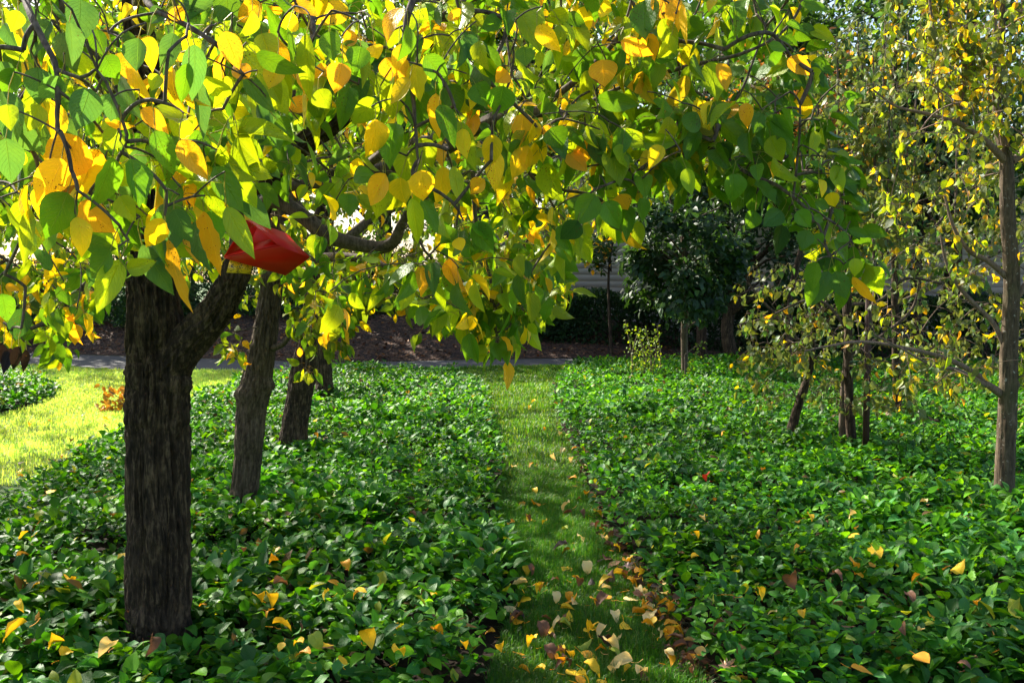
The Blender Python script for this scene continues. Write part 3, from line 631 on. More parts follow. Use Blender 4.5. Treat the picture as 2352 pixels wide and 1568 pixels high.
def exc_trap(u, v, Y):       # nothing grows right in front of the trap or of the stems
    return ~((u > 470) & (u < 735) & (v > 425) & (v < 700) & (Y < 3.95)) & ~((u > 560) & (u < 900) & (v > 430) & (v < 575) & (Y < 3.8) & (RNG.random(u.shape) < .85)) & ~((u > 280) & (u < 560) & (v > 610) & (Y < 4.2))
def grad_col(b1, col, dry):
    u, v, z = proj(b1)
    f = np.clip((u - 1250) / 500, 0, 1)[:, None] * (RNG.random((len(u), 1)) < .75)
    g = np.array(COL['g']) * RNG.uniform(.6, 1.1, (len(u), 1))
    return col * (1 - f) + g * f, dry * (1 - f[:, 0])
WT1 = dict(g=.42, yg=.36, y=.13, o=.04, b=.05)
cl1 = np.concatenate([sample_clusters(300, (-250, 1960), (-420, 720), (2.2, 3.2), CONT, .10, lambda u, v, Y: exc_trap(u, v, Y) & ((v > -40) | (u > 1100) | (RNG.random(u.shape) < .45))),
                      sample_clusters(60, (1500, 1990), (-50, 650), (2.2, 2.9), CONT, .10, exc_trap),
                      sample_clusters(760, (-700, 1750), (-560, 720), (3.2, 4.9), CONT, .10, exc_trap),
                      sample_clusters(26, (-60, 200), (600, 840), (3.7, 4.3), CONT, .09, exc_trap),
                      sample_clusters(60, (1000, 1290), (520, 840), (2.9, 3.3), CONT, .09)])
lv, PP, RR = cluster_leaves(cl1, 4, 8, .076, WT1, (0, -.3, .35), colfun=grad_col, droop=.8)
PPn, RRn = network(limbs1, np.concatenate([cl1, hs]))
acc1.add(*tubes_geom(PPn, RRn, 5))
cln = np.concatenate([sample_clusters(34, (-80, 560), (-20, 520), (1.55, 2.1), None, .1, lambda u, v, Y: v < 560 - np.maximum(u - 400, 0) * 1.2), sample_clusters(34, (540, 1120), (-20, 200), (1.9, 2.4), None, .1),
                      sample_clusters(40, (1100, 1800), (-100, 330), (2.2, 2.7), CONT, .1)])
lvn, PPk, RRk = cluster_leaves(cln, 4, 6, .088, dict(g=.24, b=.2, yg=.36, y=.15, o=.05), (0, -.6, .2), colfun=grad_col, droop=1.3)
PPm, RRm = network([(PPn[::3].reshape(-1, 3)[:900], None)], cln) if False else network(limbs1[-6:] + limbs1[2:4], cln)
acc1.add(*tubes_geom(PPm, RRm, 5)); acc1.build('branches', M_TWIG, t1)
al = cat_leaves([lv, heroL, lvn])
make_leaves('crown', al['O'], al['D'], al['N'], al['L'], al['W'], al['fold'], al['curl'], al['wave'], al['col'], M_PEAR, 'pear_hi', t1, al['dry'], [(PP, RR, (.28, .30, .08)), (PPk, RRk, (.30, .33, .08)), (heroP, heroR, (.32, .33, .08))])

COL.update(og=(.10, .175, .012), ov=(.17, .24, .015))
# ---- the pears further along the left bed
def row_pear(base, tr, limbs, cl, label, wts, seed, L=.085, sides=90, amp=.008, bias=(0, -.5, .25), tm='pear', colfun=None, mat=None, name='pear_tree', grp='pear trees in the left bed', knob=None, leafmat=None, twm=None, nl=(4, 7), spread=1.0, droop=1.0, curl=(-.1, 1.2)):
    o = empty(name, tuple(base), label, 'tree', grp)
    a = Acc(); net = []
    limb(a, None, tr, sides, .012, amp, seed, freq=5.0, flare=.012, knob=knob); net.append((P_(tr[len(tr) // 2:]), R_(tr[len(tr) // 2:])))
    a.build('trunk', mat or M_BARK, o)
    a = Acc()
    for i, l in enumerate(limbs): limb(a, net, l, 12, .03, .0012, seed + i + 1)
    lv, PP, RR = cluster_leaves(cl, nl[0], nl[1], L, wts, bias, colfun=colfun, spread=spread, droop=droop, curl=curl)
    PPn, RRn = network(net, cl)
    a.add(*tubes_geom(PPn, RRn, 4)); a.build('branches', twm or M_TWIG, o)
    make_leaves('crown', lv['O'], lv['D'], lv['N'], lv['L'], lv['W'], lv['fold'], lv['curl'], lv['wave'], lv['col'], leafmat or M_PEAR, tm, o, lv['dry'], [(PP, RR, (.30, .24, .07))])
    return o
Y2 = 6.34
def exc2(u, v, Y): return ~((u > 500) & (u < 655) & (v > 640)) & ~((u > 430) & (u < 480) & (v > 640))
cl2 = np.concatenate([sample_clusters(1350, (-500, 1480), (-620, 760), (5.0, 7.2), CONT, .10, exc2),
                      sample_clusters(24, (650, 790), (640, 920), (5.6, 6.3), CONT, .08), sample_clusters(6, (485, 560), (740, 810), (5.6, 6.2), None),
                      sample_clusters(150, (700, 1290), (560, 760), (4.8, 6.2), CONT, .09)])
row_pear(at(560, 1150, Y2), [(556, 1175, Y2, 70), (560, 1140, Y2, 62), (570, 1050, Y2, 62), (577, 960, Y2, 64), (588, 890, Y2, 68), (600, 830, Y2, 62), (612, 750, Y2, 54), (624, 660, Y2, 46), (632, 560, Y2, 44), (650, 400, Y2, 38), (690, 200, Y2, 30), (720, 0, Y2, 22)],
    [[(628, 600, Y2, 34), (560, 450, Y2 - .2, 28), (450, 300, Y2 - .4, 22), (300, 180, Y2 - .5, 16)], [(640, 480, Y2, 30), (760, 380, Y2 - .2, 26), (900, 330, Y2 - .4, 22), (1080, 330, Y2 - .5, 16), (1250, 420, Y2 - .5, 10)],
     [(640, 640, Y2, 26), (700, 600, Y2 - .3, 22), (800, 590, Y2 - .6, 20), (900, 620, Y2 - .8, 16), (980, 700, Y2 - .9, 10)], [(615, 800, Y2, 20), (650, 790, Y2 - .1, 12), (690, 740, Y2 - .2, 9), (740, 760, Y2 - .3, 7)],
     [(690, 200, Y2, 24), (900, 60, Y2 - .3, 20), (1150, -60, Y2 - .4, 14)]],
    cl2, 'slimmer leaning pear tree just behind the large forked one, knotted pale brown trunk', dict(og=.32, ov=.24, g=.18, yg=.12, y=.08, o=.06), 21.0, knob=[(1.12, 1.0, .08, .035), (1.25, 3.2, .07, .03), (.75, 2.0, .09, .02)], amp=.008, mat=M_BARK3)
Y3 = 8.54
cl3 = np.concatenate([sample_clusters(1900, (-500, 1420), (-500, 700), (7.4, 10.9), CONT, .10, lambda u, v, Y: ~((u > 490) & (u < 800) & (v > 760)) & (v < 720))])
row_pear(at(672, 1018, Y3), [(670, 1040, Y3, 74), (674, 1010, Y3, 66), (682, 940, Y3, 58), (696, 860, Y3, 58), (710, 780, Y3, 48), (722, 680, Y3, 40), (740, 500, Y3, 34), (780, 250, Y3, 26), (800, 50, Y3, 18)],
    [[(728, 620, Y3, 26), (860, 500, Y3, 22), (1050, 430, Y3, 16), (1250, 430, Y3, 10)], [(735, 540, Y3, 26), (600, 380, Y3, 20), (420, 300, Y3, 14), (200, 260, Y3, 10)], [(780, 250, Y3, 20), (950, 100, Y3, 14), (1200, 50, Y3, 10)]],
    cl3, 'third pear tree of the left row with short dark furrowed trunk flaring at its foot', dict(og=.34, ov=.2, g=.2, yg=.14, y=.08, o=.04), 31.0, tm='pear', leafmat=M_PEARFAR)
Y4 = 12.3
cl4 = sample_clusters(2100, (-700, 1400), (-520, 640), (10.8, 15.0), CONT, .10)
row_pear(at(745, 900, Y4), [(744, 915, Y4, 44), (745, 880, Y4, 40), (742, 820, Y4, 36), (745, 740, Y4, 32), (750, 600, Y4, 26), (760, 400, Y4, 20), (770, 200, Y4, 14)],
    [[(752, 620, Y4, 18), (900, 480, Y4, 14), (1150, 420, Y4, 9)], [(752, 600, Y4, 18), (600, 440, Y4, 14), (380, 380, Y4, 9)], [(760, 400, Y4, 14), (950, 250, Y4, 9)]],
    cl4, 'farthest pear tree of the left row, its dark trunk half hidden behind the third', dict(og=.3, ov=.2, g=.2, yg=.18, y=.1, o=.02), 41.0, tm='pear_lo', leafmat=M_PEARFAR, L=.10, sides=40)

COL.update(ol=(.11, .155, .035), gg=(.13, .185, .085))
# ---- the pears of the right bed
Y5 = 6.53
RB = [(1860, 250), (2000, 120), (2100, -100), (2700, -300), (2800, 950), (2250, 900), (2080, 900), (1990, 800), (2000, 640), (2060, 560), (1960, 420)]
def exc5(u, v, Y): return ~((u > 2270) & (u < 2350) & (v > 300) & (Y < 6.6) & (RNG.random(u.shape) < .93)) & ~((u < 2230) & (v < 620) & (RNG.random(u.shape) < .25))
shoots = [[(2199, 283, Y5 - .2, 9), (2215, 180, Y5 - .2, 8), (2222, 60, Y5 - .2, 7), (2226, -60, Y5 - .2, 6)], [(2155, 262, Y5 - .2, 7), (2150, 120, Y5 - .2, 6), (2135, 0, Y5 - .2, 5), (2130, -60, Y5 - .2, 4)],
          [(2215, 150, Y5 - .2, 6), (2190, 90, Y5 - .2, 5), (2170, -20, Y5 - .2, 4)], [(2311, 365, Y5, 12), (2290, 240, Y5 - .1, 9), (2284, 120, Y5 - .1, 8), (2290, -60, Y5 - .1, 6)]]
lowr = [[(2300, 905, Y5, 20), (2265, 880, Y5 - .05, 15), (2242, 858, Y5 - .1, 13), (2170, 822, Y5 - .2, 11), (2096, 803, Y5 - .3, 9), (2030, 790, Y5 - .3, 8), (1968, 785, Y5 - .3, 7), (1900, 795, Y5 - .3, 5), (1848, 806, Y5 - .3, 4)],
        [(2265, 885, Y5 - .05, 12), (2200, 850, Y5 - .3, 9), (2140, 838, Y5 - .4, 7), (2070, 800, Y5 - .4, 5), (2010, 770, Y5 - .4, 4)],
        [(2318, 640, Y5, 16), (2270, 600, Y5, 12), (2225, 575, Y5, 10), (2190, 520, Y5, 8), (2170, 450, Y5, 5)],
        [(2305, 790, Y5, 12), (2280, 740, Y5, 10), (2230, 690, Y5, 9), (2190, 640, Y5, 8), (2170, 590, Y5, 6), (2160, 540, Y5, 4)],
        [(2311, 372, Y5, 20), (2270, 330, Y5 - .1, 14), (2230, 300, Y5 - .15, 12), (2199, 283, Y5 - .2, 11), (2130, 262, Y5 - .2, 9), (2060, 245, Y5 - .2, 6), (2005, 206, Y5 - .2, 4)],
        [(2325, 370, Y5, 18), (2380, 330, Y5, 14), (2450, 250, Y5, 12), (2500, 100, Y5, 9)], [(2330, 690, Y5, 14), (2400, 600, Y5, 12), (2500, 540, Y5, 9)]]
def shoot_clusters(sh, n, sp=.03):
    P = spline(P_(sh), 200); i = RNG.integers(8, 200, n); return P[i] + RNG.normal(0, sp, (n, 3)) * np.array([1, 1, .4])
cl5 = np.concatenate([sample_clusters(480, (1990, 2750), (-150, 900), (5.7, 7.3), RB, .05, exc5)] + [shoot_clusters(s, 30, .05) for s in shoots] + [sample_clusters(80, (2090, 2360), (-100, 330), (6.0, 6.7), None, .05)])
row_pear(at(2307, 1135, Y5), [(2306, 1160, Y5, 48), (2307, 1120, Y5, 43), (2311, 1000, Y5, 41), (2316, 900, Y5, 42), (2317, 806, Y5, 38), (2324, 640, Y5, 35), (2314, 500, Y5, 33), (2311, 370, Y5, 30), (2296, 300, Y5, 20), (2290, 215, Y5, 18), (2300, 80, Y5, 15), (2304, -120, Y5, 10)],
    lowr + shoots, cl5, 'slender smooth barked pear tree with yellowing leaves by the right edge of the picture', dict(yg=.28, y=.15, ol=.38, gg=.16, o=.03), 51.0, L=.066, tm='pear', mat=M_BARK2, twm=M_TWIG2, amp=.0025, knob=[(.75, 2.2, .04, .012), (1.5, 1.2, .035, .01), (1.05, 3.0, .03, .012)], grp='pear trees in the right bed', leafmat=M_PEARFAR, sides=60, spread=.9, curl=(.3, 1.5), bias=(-.2, -.3, .3))
Y6 = 8.65
RC = [(1850, 120), (1990, 60), (2120, 180), (2280, 300), (2270, 900), (2180, 980), (2060, 960), (1900, 950), (1820, 900), (1700, 780), (1700, 720), (1830, 660), (1880, 600), (1860, 420)]
cl6 = np.concatenate([sample_clusters(430, (1700, 2280), (60, 960), (7.8, 9.4), RC, .05, lambda u, v, Y: ~((u < 1990) & (v > 640) & (v < 720) & (RNG.random(u.shape) < .5))), ])
def rnd_shoots(k, ur, vb, vt, Yr, w0=6):
    out = []
    for _ in range(k):
        u = random.uniform(*ur); Y = random.uniform(*Yr); b_ = random.uniform(*vb); t_ = random.uniform(*vt); d = random.uniform(-12, 12)
        out.append([(u, b_, Y, w0), (u + d * .5, b_ * .5 + t_ * .5, Y, w0 * .75), (u + d, t_, Y, w0 * .45)])
    return out
v6 = rnd_shoots(9, (1850, 2080), (420, 700), (90, 300), (8.2, 9.1)) + [[(1945, 600, Y6, 8), (1930, 400, Y6, 7), (1925, 200, Y6, 5), (1922, 90, Y6, 4)], [(1950, 560, Y6, 7), (1885, 420, Y6, 6), (1880, 200, Y6, 4)], [(1945, 640, Y6, 8), (1975, 400, Y6, 6), (1980, 150, Y6, 4)]]
cl6 = np.concatenate([cl6] + [shoot_clusters(s, 34, .06) for s in v6])
row_pear(at(1955, 1010, Y6), [(1956, 1025, Y6, 26), (1955, 1000, Y6, 22), (1950, 900, Y6, 20), (1948, 760, Y6, 18), (1946, 600, Y6, 14), (1944, 420, Y6, 10)],
    v6 + [[(1948, 1015, Y6 + .1, 18), (1936, 1000, Y6 + .1, 18), (1938, 900, Y6 + .1, 16), (1945, 800, Y6 + .1, 14), (1940, 700, Y6 + .1, 10)], [(1950, 820, Y6, 9), (2040, 760, Y6, 8), (2100, 700, Y6, 7), (2110, 610, Y6, 6), (2060, 605, Y6, 5)], [(1948, 760, Y6, 8), (1900, 700, Y6, 7), (1850, 690, Y6, 5), (1780, 720, Y6, 4)],
     [(1946, 700, Y6, 8), (2020, 690, Y6, 7), (2080, 640, Y6, 7), (2160, 650, Y6, 6)]],
    cl6, 'thin twin stemmed pear tree beside the dark metal stake in the right bed', dict(ol=.44, gg=.34, b=.18, y=.015, o=.02), 61.0, L=.080, tm='pear', grp='pear trees in the right bed', leafmat=M_PEARFAR, sides=24, amp=.002, curl=(.4, 1.6), nl=(4, 6))
Y7 = 9.35
cl7 = np.concatenate([sample_clusters(130, (1690, 1930), (600, 930), (8.8, 9.9), None, .05), ])
row_pear(at(1822, 980, Y7), [(1818, 995, Y7, 26), (1824, 965, Y7, 22), (1840, 910, Y7, 20), (1856, 860, Y7, 17), (1866, 800, Y7, 14), (1870, 720, Y7, 11), (1880, 620, Y7, 8)],
    [[(1862, 820, Y7, 9), (1800, 740, Y7, 7), (1750, 690, Y7, 5), (1720, 650, Y7, 4)], [(1866, 780, Y7, 8), (1790, 730, Y7, 6), (1700, 745, Y7, 4)], [(1868, 740, Y7, 8), (1920, 660, Y7, 6), (1960, 600, Y7, 4)]],
    cl7, 'small leaning pear sapling left of the dark metal stake with sparse drooping twigs', dict(ol=.4, gg=.3, b=.2, y=.03, o=.05), 71.0, L=.075, tm='pear', grp='pear trees in the right bed', leafmat=M_PEARFAR, sides=20, amp=.002, nl=(3, 5), curl=(.4, 1.6))
Y8 = 10.6
v8 = rnd_shoots(12, (1960, 2420), (350, 620), (20, 260), (10, 11.6))
cl8 = np.concatenate([sample_clusters(300, (1840, 2600), (330, 830), (9.8, 12), None, .05)] + [shoot_clusters(s_, 34, .07) for s_ in v8] + [ shoot_clusters([(2055, 500, Y8, 8), (2056, 250, Y8, 7), (2060, 40, Y8, 5), (2062, -40, Y8, 5)], 85, .07)])
row_pear(at(2058, 950, Y8), [(2060, 975, Y8, 24), (2060, 930, Y8, 20), (2056, 700, Y8, 17), (2055, 500, Y8, 14), (2054, 250, Y8, 10), (2058, 60, Y8, 7)],
    [[(2056, 640, Y8, 10), (2150, 520, Y8, 8), (2250, 400, Y8, 6)]] + v8 + [[(2056, 560, Y8, 10), (1980, 440, Y8, 7), (1950, 300, Y8, 5)], [(2056, 700, Y8, 10), (2180, 640, Y8, 8), (2330, 560, Y8, 6)]],
    cl8, 'tall upright pear tree with one straight leader behind the twin stemmed one', dict(ol=.52, gg=.27, b=.12, y=.03, o=.04, yg=.02), 81.0, L=.088, tm='pear_lo', grp='pear trees in the right bed', leafmat=M_PEARFAR, sides=20, amp=.002, curl=(.3, 1.4))

# ---- background trees: trunk, boughs and a crown of separate leaves in clumps
def bg_tree(name, x, y, h, cr, n, ls, wts, label, grp, z0=0.0, cz=.6, squash=1.0, clumps=46, cols=None, trunk_r=.14, lowest=.25, mat=None, tseed=None):
    o = empty(name, (x, y, z0), label, 'tree', grp)
    seed = x * 3.1 + y
    a = Acc(); top = h * .85
    P = np.array([[x, y, z0 - .1], [x + RNG.normal(0, .08), y, z0 + h * .25], [x + RNG.normal(0, .15), y + RNG.normal(0, .15), z0 + h * .55], [x + RNG.normal(0, .3), y, z0 + top]])
    V, F, Cc, r = bark_tube(P, np.array([trunk_r * 1.2, trunk_r, trunk_r * .7, trunk_r * .25]), 20, .12, trunk_r * .05, seed); a.add(V, F)
    # clump centres in an uneven ellipsoid shell
    d = nrm(RNG.normal(0, 1, (clumps, 3))); rr = RNG.uniform(.35, 1.0, (clumps, 1)) ** .6
    cc = d * rr * np.array([cr, cr, h * (1 - lowest) * .5]) + np.array([x, y, z0 + h * (lowest + (1 - lowest) * .5)])
    for c in cc:
        zt = max(z0 + h * .15, c[2] - np.hypot(c[0] - x, c[1] - y) * .6); k = min(zt - z0, top) / top
        s = np.array([np.interp(k, [0, .3, .65, 1], P[:, i]) for i in range(3)]); s[2] = min(zt, z0 + top)
        m_ = (s + c) / 2 + np.array([0, 0, .12 * np.linalg.norm(c - s)]) * .5 + RNG.normal(0, .1, 3)
        V, F = tubes_geom(np.array([spline(np.array([s, m_, c]), 6)]), np.linspace(trunk_r * .3, .012, 6)[None], 6); a.add(V, F)
    a.build('trunk', mat or M_BARK, o)
    ci = RNG.integers(0, clumps, n); sr = RNG.uniform(.16, .30, clumps) * cr
    off = RNG.normal(0, 1, (n, 3)) * np.array([1, 1, .7]); off = nrm(off) * (RNG.random((n, 1)) ** .45) * 1.5
    p = cc[ci] + off * sr[ci][:, None]; p[:, 2] = np.maximum(p[:, 2], z0 + .15)
    out = nrm(p - np.array([x, y, z0 + h * .45]))
    D = nrm(out * .6 + RNG.normal(0, .5, (n, 3)) + np.array([0, 0, -.35])); N_ = out * .5 + RNG.normal(0, .5, (n, 3)) + np.array([0, 0, .5])
    col, dry = pick(n, wts); tone = RNG.uniform(.75, 1.25, clumps)[ci][:, None]; col = col * tone
    L = ls * RNG.uniform(.7, 1.25, n)
    make_leaves('crown', p, D, N_, L, L * RNG.uniform(.45, .65, n), RNG.uniform(.05, .5, n), RNG.uniform(.1, .7, n), RNG.uniform(0, .02, n), col, M_BG, 'pear_lo', o, dry * 0)
    return o
GB = 'trees beyond the path'
COL.update(ol=(.11, .155, .035), gg=(.13, .185, .085), dg=(.022, .062, .018), mg=(.05, .125, .025), lg=(.14, .24, .035), br=(.30, .12, .03), bl=(.03, .075, .035))
# dark leafy tree at the far edge of the right bed
bg_tree('leafy_tree', 2.72, 15.6, 3.6, .88, 5200, .135, dict(dg=.45, bl=.4, mg=.15), 'dark bushy tree with pale stem at the far edge of the right bed', GB, .0, lowest=.2, clumps=34, trunk_r=.05, mat=M_BARK2)
bg_tree('leafy_tree', 4.1, 18.2, 3.4, 1.5, 4200, .11, dict(dg=.6, bl=.3, mg=.1), 'dark shrubby tree with crooked trunk against the pale house siding', GB, .0, lowest=.3, clumps=26, trunk_r=.11)
bg_tree('leafy_tree', 3.75, 19.6, 6.2, 1.35, 8500, .13, dict(dg=.6, bl=.25, mg=.15), 'dark evergreen tree between the bushy pale stemmed tree and the house wall', GB, lowest=.32, trunk_r=.09)
bg_tree('leafy_tree', 7.9, 19.2, 5.8, 1.7, 7500, .12, dict(dg=.45, bl=.2, mg=.35), 'dark mixed green tree behind the twin stemmed pear', GB, lowest=.30, trunk_r=.09)
bg_tree('leafy_tree', 5.6, 21.0, 7.5, 2.0, 9000, .16, dict(mg=.55, dg=.3, lg=.15), 'tall feathery green tree above the slender pears at right', GB, lowest=.42, trunk_r=.12)
bg_tree('leafy_tree', 9.3, 21.0, 9.5, 2.8, 9000, .18, dict(mg=.5, dg=.3, lg=.2), 'big mid green tree behind the yellowing pear by the right edge', GB, lowest=.3, trunk_r=.16)
bg_tree('russet_tree', 4.6, 16.5, 5.4, 1.25, 3200, .12, dict(br=.42, o=.1, mg=.35, dg=.13), 'small tree with russet orange top leaves behind the upright pears', GB, lowest=.55, trunk_r=.05)
bg_tree('leafy_tree', 1.2, 28, 10, 4.0, 9000, .24, dict(mg=.5, dg=.3, lg=.2), 'tall dark green tree rising above the siding house', GB, lowest=.5, trunk_r=.2)
bg_tree('leafy_tree', -3.2, 25.5, 9, 3.6, 10000, .22, dict(lg=.5, mg=.35, yg=.15), 'bright green tree filling the gap above the trap behind the pear crowns', GB, 1.0, lowest=.22, trunk_r=.2)
bg_tree('leafy_tree', -8.2, 25.0, 8.5, 3.4, 10000, .22, dict(lg=.5, mg=.3, yg=.2), 'light green sunlit tree behind the thick forked trunk', GB, 1.0, lowest=.2, trunk_r=.2)
bg_tree('leafy_tree', -13.5, 25.5, 8.5, 3.6, 9000, .22, dict(lg=.45, mg=.35, yg=.2), 'yellow green tree beyond the path at the left edge of the picture', GB, 1.0, lowest=.2, trunk_r=.2)
bg_tree('leafy_tree', 15.5, 23.0, 9, 3.4, 6000, .22, dict(mg=.6, dg=.4), 'dark green tree past the right end of the house', GB, lowest=.15, trunk_r=.2)

bg_tree('leafy_tree', 8.5, 35.0, 14, 5.0, 9000, .26, dict(mg=.55, dg=.35, lg=.1), 'very tall dark tree rising over the siding house at right', GB, lowest=.4, trunk_r=.22)
bg_tree('leafy_tree', -.9, 27.0, 9, 2.9, 9000, .2, dict(mg=.5, lg=.35, dg=.15), 'mid green tree left of the siding house, seen under the pear crown', GB, .9, lowest=.2, trunk_r=.18)
bg_tree('leafy_tree', 2.05, 20.2, 3.5, .75, 1100, .12, dict(dg=.5, mg=.4, o=.1), 'small sparse tree with thin stems in front of the pale wall corner', GB, lowest=.5, clumps=16, trunk_r=.03)
# ---- hedge and shrubs beyond the path
def shrub(name, cx, cy, z0, rx, ry, rz, n, ls, wts, label, cat, grp=None, box=False):
    o = empty(name, (cx, cy, z0), label, cat, grp); 
    if box:
        p = RNG.uniform(-1, 1, (n, 3)); ax = RNG.integers(0, 3, n); s = np.sign(RNG.normal(0, 1, n)); q = RNG.random(n) ** .22
        for k in range(3): p[ax == k, k] = (s * q)[ax == k]
        p[:, 2] = np.where(ax == 2, q, p[:, 2] * .5 + .5) 
        p = p * np.array([rx, ry, rz])
        p = p * (.90 + .22 * noise3(p * 1.7 + cx))[:, None]
    else:
        d = nrm(RNG.normal(0, 1, (n, 3))); d[:, 2] = np.abs(d[:, 2]); lump = .72 + .5 * noise3(d * 3.2 + cx)
        p = d * (lump * RNG.random(n) ** .3)[:, None] * np.array([rx, ry, rz])
    out = nrm(p / np.array([rx, ry, rz]) + 1e-6); D = nrm(out + RNG.normal(0, .6, (n, 3))); N_ = RNG.normal(0, 1, (n, 3)) + out * .6 + np.array([0, 0, .4])
    col, dry = pick(n, wts); L = ls * RNG.uniform(.7, 1.3, n)
    make_leaves('foliage', p + np.array([cx, cy, z0]), D, N_, L, L * .5, .3, .4, .01, col, M_BG, 'pear_lo', o, 0)
    k = 26; a_ = RNG.uniform(0, 2 * pi, k); e = np.stack([np.cos(a_) * rx * RNG.uniform(.1, .8, k), np.sin(a_) * ry * RNG.uniform(.1, .8, k), rz * RNG.uniform(.5, .85, k)], -1)
    b = np.stack([e[:, 0] * .6 if box else e[:, 0] * .15, e[:, 1] * .15, 0 * a_ - .05], -1); PP = np.stack([b, b * .5 + e * .5 + [0, 0, rz * .1], e], 1) + np.array([cx, cy, z0])
    A_ = Acc(); A_.add(*tubes_geom(PP, np.broadcast_to(np.array([.022, .015, .006]), (k, 3)), 5)); A_.build('stems', M_BARK, o)
    return o
shrub('hedge', 3.2, 21.3, 0, 2.9, .6, 1.25, 30000, .085, dict(dg=.8, bl=.2), 'dark clipped hedge along the path in front of the pale siding house', 'hedge', None, True)
shrub('hedge', 9.6, 20.6, 0, 3.4, .7, 1.2, 20000, .09, dict(dg=.7, bl=.2, mg=.1), 'looser dark hedge behind the pear trees of the right bed', 'hedge', None, True)
GS = 'shrubs on the mulch bank'
for cx, cy, r, hh, lb in [(-3.9, 21.6, 1.0, .75, 'low mounded dark shrub on the mulch behind the third pear trunk'), (-1.3, 23.0, 1.5, 1.3, 'rounded dark green shrub above the mulch between pear crown and hedge'), (-6.4, 23.4, 1.8, 1.9, 'dark shrub behind the fork of the nearest pear trunk'),
                          (-9.6, 23.4, 2.0, 1.9, 'tall dark shrub left of the nearest pear trunk'), (-13.0, 23.6, 2.0, 2.0, 'dark shrub on the bank at the left edge'), (-3.6, 24.2, 1.7, 2.0, 'taller dark shrub behind the low mounded one'), (.3, 22.6, .6, .5, 'small low shrub at the left end of the dark hedge'), (-8.0, 22.4, 1.1, 1.0, 'low dark shrub filling the gap between the two tall left shrubs'), (-5.2, 22.6, 1.1, 1.1, 'dark shrub between the thick trunk and the low mounded shrub'), (-2.5, 22.4, .9, .9, 'dark shrub right of the low mounded one'), (-11.2, 22.5, 1.2, 1.1, 'low dark shrub near the left edge above the path')]:
    z = float(bank_z(np.array(cx), np.array(cy)))
    shrub('shrub', cx, cy, z - .05, r, r * .8, hh, int(3600 * r), .085, dict(dg=.65, mg=.25, bl=.1), lb, 'shrub', GS)
# young stems with small leaves lit at the foot of the dark tree
o = empty('sapling', (2.25, 15.2, 0), 'thin upright shoots with tiny bright leaves at the foot of the dark bushy tree', 'shrub')
k = 9; bx = 2.25 + RNG.uniform(-.45, .5, k); PPs = np.stack([np.stack([bx, 15.1 + 0 * bx, .05 + 0 * bx], -1), np.stack([bx + RNG.normal(0, .04, k), 15.1 + 0 * bx, .45 + 0 * bx], -1), np.stack([bx + RNG.normal(0, .1, k), 15.1 + 0 * bx, RNG.uniform(.6, 1.1, k)], -1)], 1)
A_ = Acc(); A_.add(*tubes_geom(PPs, np.broadcast_to(np.array([.012, .009, .004]), (k, 3)), 5)); A_.build('stems', M_TWIG2, o)
n = 420; i = RNG.integers(0, k, n); s = RNG.uniform(.2, 1, (n, 1)); p = PPs[i, 0] * (1 - s) + PPs[i, 2] * s + RNG.normal(0, .035, (n, 3))
make_leaves('foliage', p, RNG.normal(0, 1, (n, 3)), RNG.normal(0, 1, (n, 3)) + [0, 0, 1], .05, .03, .2, .3, .01, pick(n, dict(lg=.7, yg=.3))[0], M_BG, 'pear_lo', o, 0)

# ---- house with lapped siding
hx0, hx1, hy0, hy1, hz = 1.12, 12.6, 24.2, 32.0, 4.3
ho = empty('house', (hx0, hy0, 0), 'pale grey house with lapped horizontal siding beyond the dark hedge', 'house')
M_SIDE = plain('painted_siding', (.58, .49, .43), .6, .06, 3, .3)
M_TRIM = plain('painted_trim', (.44, .41, .38), .55, .05, 3, .3)
M_ROOF = plain('roof_shingle', (.07, .065, .06), .9, .35, 14, .2, .4)
A_ = Acc(); bh = .155; nb = int(hz / bh)
for side in range(4):
    for k in range(nb):
        z0, z1 = k * bh, (k + 1) * bh; i_, o_ = .004, .022
        if side == 0: q = [(hx0 + .06, hy0 - o_, z0), (hx1 - .06, hy0 - o_, z0), (hx1 - .06, hy0 - i_, z1), (hx0 + .06, hy0 - i_, z1), (hx0 + .06, hy0 + .01, z0), (hx1 - .06, hy0 + .01, z0)]
        elif side == 1: q = [(hx0 - o_, hy1 - .06, z0), (hx0 - o_, hy0 + .06, z0), (hx0 - i_, hy0 + .06, z1), (hx0 - i_, hy1 - .06, z1), (hx0 + .01, hy1 - .06, z0), (hx0 + .01, hy0 + .06, z0)]
        elif side == 2: q = [(hx1 + o_, hy0 + .06, z0), (hx1 + o_, hy1 - .06, z0), (hx1 + i_, hy1 - .06, z1), (hx1 + i_, hy0 + .06, z1), (hx1 - .01, hy0 + .06, z0), (hx1 - .01, hy1 - .06, z0)]
        else: q = [(hx1 - .06, hy1 + o_, z0), (hx0 + .06, hy1 + o_, z0), (hx0 + .06, hy1 + i_, z1), (hx1 - .06, hy1 + i_, z1), (hx1 - .06, hy1 - .01, z0), (hx0 + .06, hy1 - .01, z0)]
        A_.add(np.array(q, float), np.array([[0, 1, 2, 3], [0, 4, 5, 1]]))
A_.build('wall', M_SIDE, ho, smooth=False)
def box(A, x0, x1, y0, y1, z0, z1):
    v = np.array([[x, y, z] for z in (z0, z1) for y in (y0, y1) for x in (x0, x1)], float)
    A.add(v, np.array([[0, 2, 3, 1], [4, 5, 7, 6], [0, 1, 5, 4], [2, 6, 7, 3], [0, 4, 6, 2], [1, 3, 7, 5]])); return A
for xx in (hx0, hx1):
    for yy in (hy0, hy1): box(Acc(), xx - .06, xx + .06, yy - .06, yy + .06, 0, nb * bh).build('corner_trim', M_TRIM, ho, False)
A_ = Acc(); e = .5; zr = nb * bh
